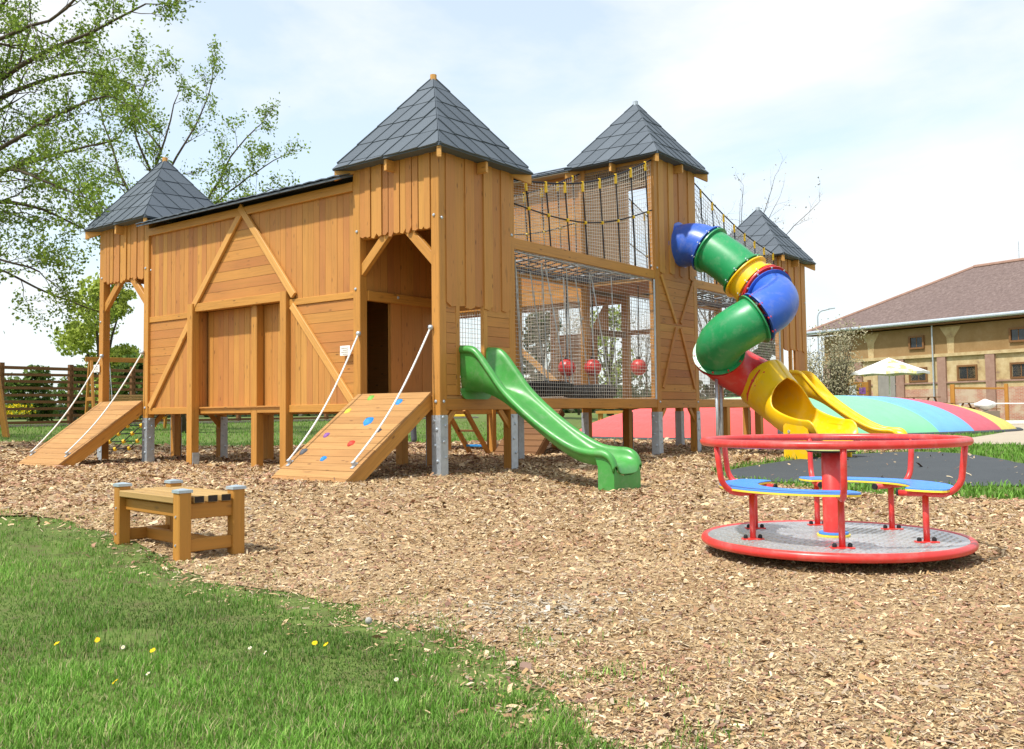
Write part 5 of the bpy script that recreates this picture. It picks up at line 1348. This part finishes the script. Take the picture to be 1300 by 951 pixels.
# tree A: big tree whose limbs reach in from the left
tb = at(-190, 560, 21); tb = Vector((tb.x, tb.y, gz(tb.x, tb.y)))
t = Tree(3); fork = at(-150, 300, 21); t.mb.tube([tb - Vector((0, 0, .2)), tb + Vector((0, 0, 1.2)), at(-175, 420, 21), fork], [.42, .34, .30, .26], 12)
for pts, r in ((((-150, 300, 21), (-60, 170, 21), (0, 100, 21), (70, 60, 20.6), (140, 30, 20.4), (185, 5, 20)), .12), (((-150, 300, 21), (-50, 180, 21), (0, 126, 21), (80, 92, 21.5), (165, 106, 22)), .11), (((-150, 300, 21), (-60, 230, 21), (0, 192, 20.5), (60, 150, 20), (135, 122, 19.6)), .09),
             (((-150, 310, 21), (-60, 262, 21.5), (0, 256, 22), (60, 268, 22.4), (110, 292, 22.8)), .085), (((-160, 340, 21), (-70, 315, 21), (0, 330, 20.7), (50, 345, 20.5)), .05), (((-160, 380, 21), (-80, 330, 22), (0, 342, 22), (60, 372, 22), (128, 396, 22)), .045),
             (((-150, 300, 21), (-80, 100, 21.5), (0, 10, 22), (60, -60, 22)), .12), (((-150, 300, 21), (-160, 120, 20), (-120, -40, 20), (-60, -160, 20)), .15), (((-150, 300, 21), (-220, 160, 22), (-300, 60, 22)), .12), (((-90, 130, 21.3), (0, 50, 20), (70, 20, 19.5), (120, -30, 19)), .07),
             (((-60, 262, 21.5), (10, 215, 23), (80, 195, 23.5), (150, 175, 24)), .06), (((-60, 240, 21.5), (0, 215, 20), (55, 228, 19.6), (105, 250, 19.4)), .05)):
    t.limb(P_(*pts), r, .018, 9, 2, 1.35)
t.done('broad_tree', 'large spring-green tree reaching in from the left edge', tb, 8, .085, .10, keep=.5)
# tree B: airy tree behind the left tower
tb = at(228, 560, 29); tb = Vector((tb.x, tb.y, gz(tb.x, tb.y))); t = Tree(8)
t.mb.tube([tb - Vector((0, 0, .2)), at(222, 420, 29), at(205, 330, 29)], [.22, .17, .14], 10)
for pts, r in ((((205, 330, 29), (192, 260, 29), (205, 190, 29), (226, 120, 29)), .08), (((205, 330, 29), (165, 250, 29.3), (140, 180, 29.5), (120, 120, 29.5)), .08), (((205, 330, 29), (200, 240, 28.5), (170, 160, 28), (190, 90, 28)), .07),
             (((205, 330, 29), (240, 290, 29), (275, 235, 29), (300, 190, 29), (335, 155, 29)), .06), (((240, 290, 29), (290, 245, 28.6), (330, 215, 28.4), (355, 200, 28)), .04), (((192, 260, 29), (235, 180, 29.6), (262, 130, 30), (270, 90, 30)), .05), (((205, 330, 29), (140, 290, 29), (100, 240, 29), (70, 200, 29)), .05), (((240, 290, 29), (300, 265, 28.8), (345, 240, 28.6)), .03), (((205, 190, 29), (160, 130, 30), (140, 80, 30)), .04)):
    t.limb(P_(*pts), r, .014, 6, 2, 1.0, leafy=True)
t.done('airy_tree', 'thin-branched tree with sparse young leaves behind the left tower roof', tb, 8, .095, .10, keep=.28)

def puff_tree(name, label, px, py_top, py_base, D, wpx, n, cols, size, seed, group=None, trunk=True, cat='tree', flatb=.35):
    """crown of leaf clumps spread through an uneven volume, on limbs"""
    rs = random.Random(seed); g = at(px, py_base, D); z0 = gz(g.x, g.y); base = Vector((g.x, g.y, z0)); top = at(px, py_top, D).z; w = wpx / FPX * D
    root = thing(name, label, cat, base, group); h = top - z0; cb = z0 + h * flatb * .6
    lobes = []
    for k in range(15):
        a = rs.uniform(0, 6.28); q = rs.random() ** .5; zz = rs.uniform(0, 1); rad = (w * .5) * (1 - .55 * abs(zz - .42) / .58)
        lobes.append((Vector((base.x + math.cos(a) * q * rad * .75, base.y + math.sin(a) * q * rad * .75, cb + (top - cb) * (.12 + .76 * zz))), (w * .5) * rs.uniform(.24, .42)))
    per = n // len(lobes); cs = []
    for c, r in lobes:
        v = rng.normal(size=(per, 3)); v /= np.linalg.norm(v, axis=1)[:, None]; rr = r * (rng.random(per) ** .45)[:, None]
        cs.append(np.array(c) + v * rr * np.array([1, 1, .85]))
    cen = np.concatenate(cs); keep = np.array([noise.noise(Vector(p) * (2.2 / max(.6, w * .22))) > -.08 for p in cen]); cen = cen[keep]; sz = rng.uniform(.6, 1.3, len(cen)) * size
    v, f, k = leaf_quads(cen, sz, palette(len(cen), cols)); inv = Matrix.Translation(-base)
    o = colored_mesh('crown', v, f, k, 'leaf', root); o.matrix_parent_inverse = inv
    if trunk:
        mb = MB(); mid = Vector((base.x, base.y, cb + h * .15)); mb.tube([base - Vector((0, 0, .2)), base.lerp(mid, .5), mid], [h * .035, h * .028, h * .022], 8)
        for c, r in lobes: mb.tube([mid - Vector((0, 0, h * .1 * rs.random())), mid.lerp(c, .5) + Vector((0, 0, .1 * h * rs.random())), c], [h * .012, h * .008, h * .003], 5)
        o = mb.build('trunk', 'bark', root, True); o.matrix_parent_inverse = inv
    return root
LIME = [(.34, .41, .06), (.40, .47, .09), (.27, .35, .05)]; DARK = [(.02, .05, .012), (.03, .07, .018), (.045, .09, .02)]; DULL = [(.10, .115, .05), (.13, .14, .06), (.08, .10, .045)]
puff_tree('round_tree', 'round lime-green tree beyond the slatted fence', 128, 346, 520, 42, 150, 12000, LIME, .22, 5, flatb=.12)
puff_tree('back_tree', 'dark evergreen seen through the nets, left of the red balls', 690, 395, 540, 48, 95, 6000, DARK + DULL, .26, 21, 'trees beyond the castle')
puff_tree('back_tree', 'yellow-green tree seen through the nets behind the red balls', 775, 385, 540, 55, 110, 2600, LIME + DULL, .22, 22, 'trees beyond the castle')
puff_tree('back_tree', 'green conifer between the tube slide and the farthest tower', 972, 405, 535, 60, 46, 4500, DARK + [(.06, .10, .03)], .28, 23, 'trees beyond the castle')
for i, (x, yt, D, w, n) in enumerate(((-40, 420, 33, 110, 5000), (40, 452, 36, 90, 4500), (95, 455, 34, 60, 3000), (170, 448, 36, 90, 4500), (240, 455, 40, 90, 2500))):
    puff_tree('hedge_bush', ('leafy bush behind the fence at the left picture edge', 'dark green bush behind the fence, left of the fence post', 'small bush behind the fence post next to the swing bench', 'dense bush behind the swing bench', 'bush behind the fence hidden mostly by the left wing')[i], x, yt, 535, D, w, n, [(.10, .17, .03), (.17, .26, .05), (.12, .19, .04), (.07, .12, .03)], .20, 40 + i, 'bushes behind the fence', cat='bush', flatb=.05)
# shrub before the barn: upright pale twigs over a grey tangle
tb = Vector((35.2, 6.6, .0)); t = Tree(31)
for k in range(22):
    a = t.rs.uniform(0, 6.28); e_ = t.rs.uniform(.2, 1.5); hh = t.rs.uniform(2.2, 4.6)
    t.limb([tb + Vector((math.cos(a) * .2, math.sin(a) * .2, .0)), tb + Vector((math.cos(a) * e_ * .6, math.sin(a) * e_ * .6, hh * .5)), tb + Vector((math.cos(a) * e_ * 1.1, math.sin(a) * e_ * 1.1, hh))], .04, .008, 5, 1, .9, 4)
M['twigbark'] = flat('pale_bark', (.33, .30, .19), .9)
sb = t.done('willow_shrub', 'pale twiggy shrub with thin green leaves before the barn corner', tb, 4, .10, .2, [(.30, .31, .12), (.25, .27, .10), (.36, .36, .16), (.20, .20, .10)], cat='shrub', keep=.8); sb.children[0].data.materials[0] = M['twigbark']
# bare trees beyond
M['greybark'] = flat('grey_bark', (.36, .34, .31), .9)
for i, (x, yb, D, ht, lab) in enumerate(((938, 540, 75, 330, 'bare grey tree rising behind the farthest tower roof'), (905, 540, 80, 285, 'thin bare tree behind the sloping net'), (1030, 525, 88, 110, 'bare grey tree in the gap beside the barn corner'), (735, 540, 62, 150, 'leafless tree seen through the net bay'), (822, 540, 66, 150, 'slim bare tree seen beside the tall tower post'), (960, 530, 70, 130, 'bare tree low behind the tube slide'))):
    g = at(x, yb, D); base = Vector((g.x, g.y, gz(g.x, g.y))); t = Tree(60 + i); h = ht / FPX * D
    t.mb.tube([base - Vector((0, 0, .3)), base + Vector((0, 0, h * .25)), base + Vector((.1, .1, h * .45))], [h * .012, h * .009, h * .006], 7)
    for k in range(10):
        a = 6.28 * k / 10 + t.rs.random(); s_ = t.rs.uniform(.18, .42) * h * .8; z0 = h * t.rs.uniform(.2, .45)
        t.limb([base + Vector((.05, .05, z0)), base + Vector((math.cos(a) * s_ * .5, math.sin(a) * s_ * .5, z0 + (h - z0) * .45)), base + Vector((math.cos(a) * s_, math.sin(a) * s_, h * t.rs.uniform(.7, .92)))], h * .0036, h * .0008, 6, 1, h * .11, 3)
    tr = t.done('bare_tree', lab, base, 1 if i < 2 else 2, .16, .2, DULL + LIME, 'bare trees in the background', .35 if i != 2 else .1); tr.children[0].data.materials[0] = M['greybark']
# far tree belt on the horizon: one mass
cs = []; 
for k in range(240):
    x = -300 + 2000 * k / 239 + random.uniform(-4, 4); D = random.uniform(120, 150); c = at(x, 520, D); hh = random.uniform(2.5, 6.0) * (1.25 if 300 < x < 900 else 1); v = rng.normal(size=(90, 3)) * np.array([3, 3, hh * .4]); v[:, 2] = np.abs(v[:, 2]); cs.append(np.array([c.x, c.y, .2]) + v)
cen = np.concatenate(cs); v, f, k = leaf_quads(cen, rng.uniform(.6, 1.5, len(cen)), palette(len(cen), DULL + DARK + [(.14, .13, .09)]))
o = colored_mesh('distant_trees', v, f, k, 'leaf', None, 'stuff'); o['label'] = 'hazy belt of trees along the horizon'
# yellow flower field beyond the fence
n = 5000; x = rng.uniform(-3, 5.6, n); y = rng.uniform(23.2, 25.5, n); cen = np.stack([x, y, gzn(x, y) + .3 + rng.uniform(0, .42, n)], 1)
v, f, k = leaf_quads(cen, rng.uniform(.05, .12, n), palette(n, [(.75, .60, .01), (.70, .52, .01), (.25, .32, .03)], .1)); o = colored_mesh('flower_field', v, f, k, 'flower', None, 'stuff'); o['label'] = 'yellow rape field beyond the fence'

# ------------------------------------------------------------------ wood chips
def dist_edge(x, y):
    P = np.array(CHIPS); d = np.full(len(x), 1e9)
    for i in range(0, len(P), 2): d = np.minimum(d, (x - P[i, 0]) ** 2 + (y - P[i, 1]) ** 2)
    return np.sqrt(d)
CAMG = np.array([CAM.x, CAM.y]); yaw0 = math.atan2(FW.y, FW.x)
def scatter(n, r0, r1, half):
    r = r0 * (r1 / r0) ** rng.random(n); a = yaw0 + rng.uniform(-half, half, n)
    return CAMG[0] + r * np.cos(a), CAMG[1] + r * np.sin(a), r
x, y, r = scatter(560000, 1.9, 30, R_(42)); ins = in_poly(x, y, CHIPS)
dE = dist_edge(x, y); ins |= (dE < .5) & (rng.random(len(x)) < .75 * np.exp(-dE / .16)); pad_in = in_poly(x, y, PAD); edge_n = rng.random(len(x)) < .004
k_ = (ins & ~pad_in) | (pad_in & (rng.random(len(x)) < .012)); x, y, r = x[k_], y[k_], r[k_]; n = len(x)
sc = np.clip(r / 10.5, .5, 2.6); L = np.where(rng.random(n) < .16, rng.uniform(.04, .085, n), rng.uniform(.009, .04, n)) * sc * np.where(rng.random(n) < .04, 1.7, 1); gp = .6 * np.exp(-(((x + 5.6) / .55) ** 2 + ((y + 5.75) / .45) ** 2)) > rng.random(n); L = np.where(gp & (rng.random(n) < .3), L * 1.7, L); Wd = L * rng.uniform(.16, .48, n); yaw = rng.uniform(0, 6.283, n); tilt = rng.normal(0, .32, n); roll = rng.normal(0, .35, n)
ex = np.stack([np.cos(yaw) * np.cos(tilt), np.sin(yaw) * np.cos(tilt), np.sin(tilt)], 1); ey = np.stack([-np.sin(yaw) * np.cos(roll), np.cos(yaw) * np.cos(roll), np.sin(roll)], 1); en = np.cross(ex, ey)
c = np.stack([x, y, gzn(x, y) + .006 + rng.random(n) * .016 * sc + np.where(pad_in[k_], .004, 0)], 1)
a = ex * (L / 2)[:, None]; b = ey * (Wd / 2)[:, None]; bow = en * (L * rng.uniform(-.05, .12, n))[:, None]
tp_ = rng.uniform(.5, 1, n)[:, None]
co = np.stack([c - a - b * tp_, c - a + b, c + bow - b, c + bow + b * tp_, c + a - b, c + a + b * tp_], 1).reshape(-1, 3)
i0 = (np.arange(n) * 6)[:, None]; f = np.concatenate([i0 + np.array([[0, 2, 3, 1]]), i0 + np.array([[2, 4, 5, 3]])], 1).reshape(-1, 4)
pal = np.array([(.46, .33, .18), (.53, .40, .24), (.66, .53, .34), (.38, .245, .12), (.31, .185, .105), (.28, .16, .105), (.20, .115, .08), (.37, .29, .21), (.50, .37, .22)]); pw_ = np.array([.15, .15, .08, .14, .13, .10, .08, .14, .08])
ci = 1.0 * pal[rng.choice(len(pal), n, p=pw_ / pw_.sum())] * (1 + rng.normal(size=(n, 1)) * .13)
mot = np.array([noise.noise(Vector((a * .9, b * .9, 1.7))) + .6 * noise.noise(Vector((a * 2.7, b * 2.7, 5.1))) for a, b in zip(x, y)]); redn = rng.random(n) < np.clip(.07 + .5 * mot, 0, .5); ci[redn] = np.array([.33, .185, .12]) * (1 + rng.normal(size=(redn.sum(), 1)) * .22)
# the patch of greyer, coarser chips near the lawn edge
g_ = .7 * np.exp(-(((x + 5.6) / .55) ** 2 + ((y + 5.75) / .45) ** 2)) > rng.random(n); ci[g_] = np.array([(.40, .35, .28), (.52, .46, .37), (.28, .24, .19), (.46, .37, .26)])[rng.integers(0, 4, g_.sum())]
o = colored_mesh('wood_chips', co, f, np.repeat(np.clip(ci, 0, 1), 6, 0), 'chip', None, 'stuff'); o['label'] = 'loose tan and brown wood chips'
# ------------------------------------------------------------------ grass
def blades(name, x, y, r, hlo, hhi, w, cols, label, clump=True):
    n = len(x); h = rng.uniform(hlo, hhi, n)
    if clump:
        nz = np.array([noise.noise(Vector((a * 3.1, b * 3.1, .3))) + .6 * noise.noise(Vector((a * 9, b * 9, 4.))) for a, b in zip(x, y)]); lo_ = np.array([noise.noise(Vector((a * .8, b * .8, 8.8))) for a, b in zip(x, y)]); h *= np.clip(1 + 1.0 * nz + .4 * lo_, .35, 2.0)
    yaw = rng.uniform(0, 6.283, n); lean = rng.uniform(.1, .95, n) * h; ww = w * rng.uniform(.6, 1.3, n)
    b0 = np.stack([x, y, gzn(x, y) + .0], 1); sd = np.stack([np.cos(yaw), np.sin(yaw), np.zeros(n)], 1); ld = np.stack([-np.sin(yaw), np.cos(yaw), np.zeros(n)], 1); up = np.array([0, 0, 1.])
    m1 = b0 + ld * (lean * .3)[:, None] + up * (h * .6)[:, None]; tp = b0 + ld * lean[:, None] + up * h[:, None]; W2 = (ww / 2)[:, None]
    co = np.stack([b0 - sd * W2, b0 + sd * W2, m1 + sd * W2 * .8, m1 - sd * W2 * .8, tp + sd * W2 * .12, tp - sd * W2 * .12], 1).reshape(-1, 3)
    i0 = (np.arange(n) * 6)[:, None]; f = np.concatenate([i0 + np.array([[0, 1, 2, 3]]), i0 + np.array([[3, 2, 4, 5]])], 1).reshape(-1, 4)
    cc = palette(n, cols, .2); 
    if clump: cc *= np.clip(1 + .30 * nz + .55 * lo_, .5, 1.6)[:, None]
    o = colored_mesh(name, co, f, np.repeat(np.clip(cc, 0, 1), 6, 0), 'blade', None, 'stuff'); o['label'] = label; return o
GR = [(.12, .27, .032), (.155, .32, .045), (.09, .205, .022), (.19, .35, .06), (.14, .29, .04), (.27, .36, .10), (.11, .24, .03), (.16, .31, .05), (.36, .32, .17)]
x, y, r = scatter(460000, 1.9, 13, R_(40)); ins = in_poly(x, y, CHIPS); d = dist_edge(x, y); edn = np.array([noise.noise(Vector((a * 4.3, b * 4.3, 2.2))) for a, b in zip(x, y)])
k_ = (~ins & (y > -30) & (x < -4.6)) | (ins & (rng.random(len(x)) < .75 * np.exp(-d / .20) * np.clip(edn * 3 + .25, 0, 1)) & (x < -4.8)); 
bare = np.array([noise.noise(Vector((a * 1.1, b * 1.1, 7.7))) for a, b in zip(x, y)]) > .42; k_ &= ~(bare & (rng.random(len(x)) < .75)); k_ &= ~(~ins & (d < .30) & (edn < .12) & (rng.random(len(x)) < .85))
blades('lawn_grass', x[k_], y[k_], r[k_], .014, .037, .0042, GR, 'short green lawn with tufts along the chip edge')
x, y, r = scatter(150000, 9, 42, R_(40)); ins = in_poly(x, y, CHIPS); pth = in_poly(x, y, smooth_poly(PATH)) | in_poly(x, y, PAD) | ((x > 38) & (x < 45.5) & (y > 1.2) & (y < 8.6)); k_ = ~ins & ~pth & ((np.abs(((x - PC[0]) * PX.x + (y - PC[1]) * PX.y) / PA) ** 2.8 + np.abs(((x - PC[0]) * PY.x + (y - PC[1]) * PY.y) / PB) ** 2.8) > .95) & (y < 60) & ~((x < -4.6) & (r < 13))
blades('far_grass', x[k_], y[k_], r[k_], .04, .10, .018, GR[:4], 'bright grass beyond the wood chips', False)
# dandelions and daisies in the lawn
def flower(px, py, colr, lab, grp, r_=.014, stem=.08):
    d_ = (FW + RT * ((px - 650) / FPX) - UP * ((py - PPY) / FPX)); z = -.15
    for _ in range(30): t_ = (z - CAM.z) / d_.z; p = CAM + d_ * t_; z = gz(p.x, p.y) + stem
    root = thing('flower', lab, 'flower', (p.x, p.y, z - stem), grp)
    MB().tube([(0, 0, 0), (.004, 0, stem * .5), (0, 0, stem)], .0018, 4).build('stem', 'lawn', root)
    if r_ > .015:
        prof = [(max(.0005, r_ * math.sin(math.pi * k / 8)), -r_ * math.cos(math.pi * k / 8)) for k in range(9)]; o = MB().lathe((0, 0, stem), prof, 12).build('seed_head', M['seedhead'], root, True); return
    n = 16; vs = [(0, 0, stem + .003)]; fs = []
    for k in range(n * 2):
        a_ = math.pi * k / n; q_ = r_ if k % 2 else r_ * .72; vs.append((math.cos(a_) * q_, math.sin(a_) * q_, stem + .005 * random.random()))
    co = np.array(vs); f = np.array([(0, 1 + k, 1 + (k + 1) % (2 * n)) for k in range(2 * n)]); k_c = np.tile(np.array(colr), (len(vs), 1)); k_c[0] = (.72, .40, .01)
    o = colored_mesh('petals', co, f, k_c, 'flower', root, None, 3); o.rotation_euler = (random.uniform(-.5, .5), random.uniform(-.9, 0), 0)
M['seedhead'] = flat('seed_head', (.36, .35, .32), .95, 0, .1, .3, 200)
YF = (.85, .60, .01); WF = (.75, .75, .70)
for px, py, lab in ((84, 813, 'yellow dandelion at the lower left of the lawn, beside bare soil'), (133, 798, 'tall yellow dandelion left of centre of the lawn'), (204, 818, 'yellow dandelion right of the pair of white daisies'), (165, 858, 'yellow dandelion at the bottom of the lawn'), (427, 813, 'yellow dandelion below the seed head'), (403, 809, 'small yellow dandelion between daisies')): flower(px, py, YF, lab, 'dandelions in the lawn')
for px, py, lab in ((166, 810, 'white daisy near the middle of the lawn'), (327, 817, 'white daisy left of the seed head'), (356, 818, 'small white daisy nearer the seed head'), (508, 855, 'white daisy at the bottom near the chip edge'), (202, 850, 'white daisy near the bottom of the lawn')): flower(px, py, WF, lab, 'daisies in the lawn', .010)
flower(468, 788, (.62, .62, .58), 'round grey dandelion seed head leaning at the lawn edge', 'seed heads', .017, .08)
# a few larger bits on the chips
for px, py, lab, cc, s_ in ((1158, 806, 'flat pinkish wood offcut on the chips before the merry-go-round', (.50, .29, .17), (.045, .022)), (668, 848, 'brown stone at the chip edge by the lawn', (.24, .15, .11), (.035, .025))):
    d_ = (FW + RT * ((px - 650) / FPX) - UP * ((py - PPY) / FPX)); z = -.15
    for _ in range(30): t_ = (z - CAM.z) / d_.z; p = CAM + d_ * t_; z = gz(p.x, p.y) + .012
    mb = MB(); a = random.uniform(0, 3); e_ = Vector((math.cos(a), math.sin(a), .1)).normalized() * s_[0]; q_ = Vector((-math.sin(a), math.cos(a), .12)).normalized() * s_[1]
    mb.prism([p - e_ - q_, p + e_ * .9 - q_ * .8, p + e_ + q_ * .7, p + e_ * .2 + q_ * 1.1, p - e_ * .8 + q_], (0, 0, .012), e_); tag(mb.build('offcut', flat('offcut_%d' % px, cc, .85), None), lab, 'wood piece')
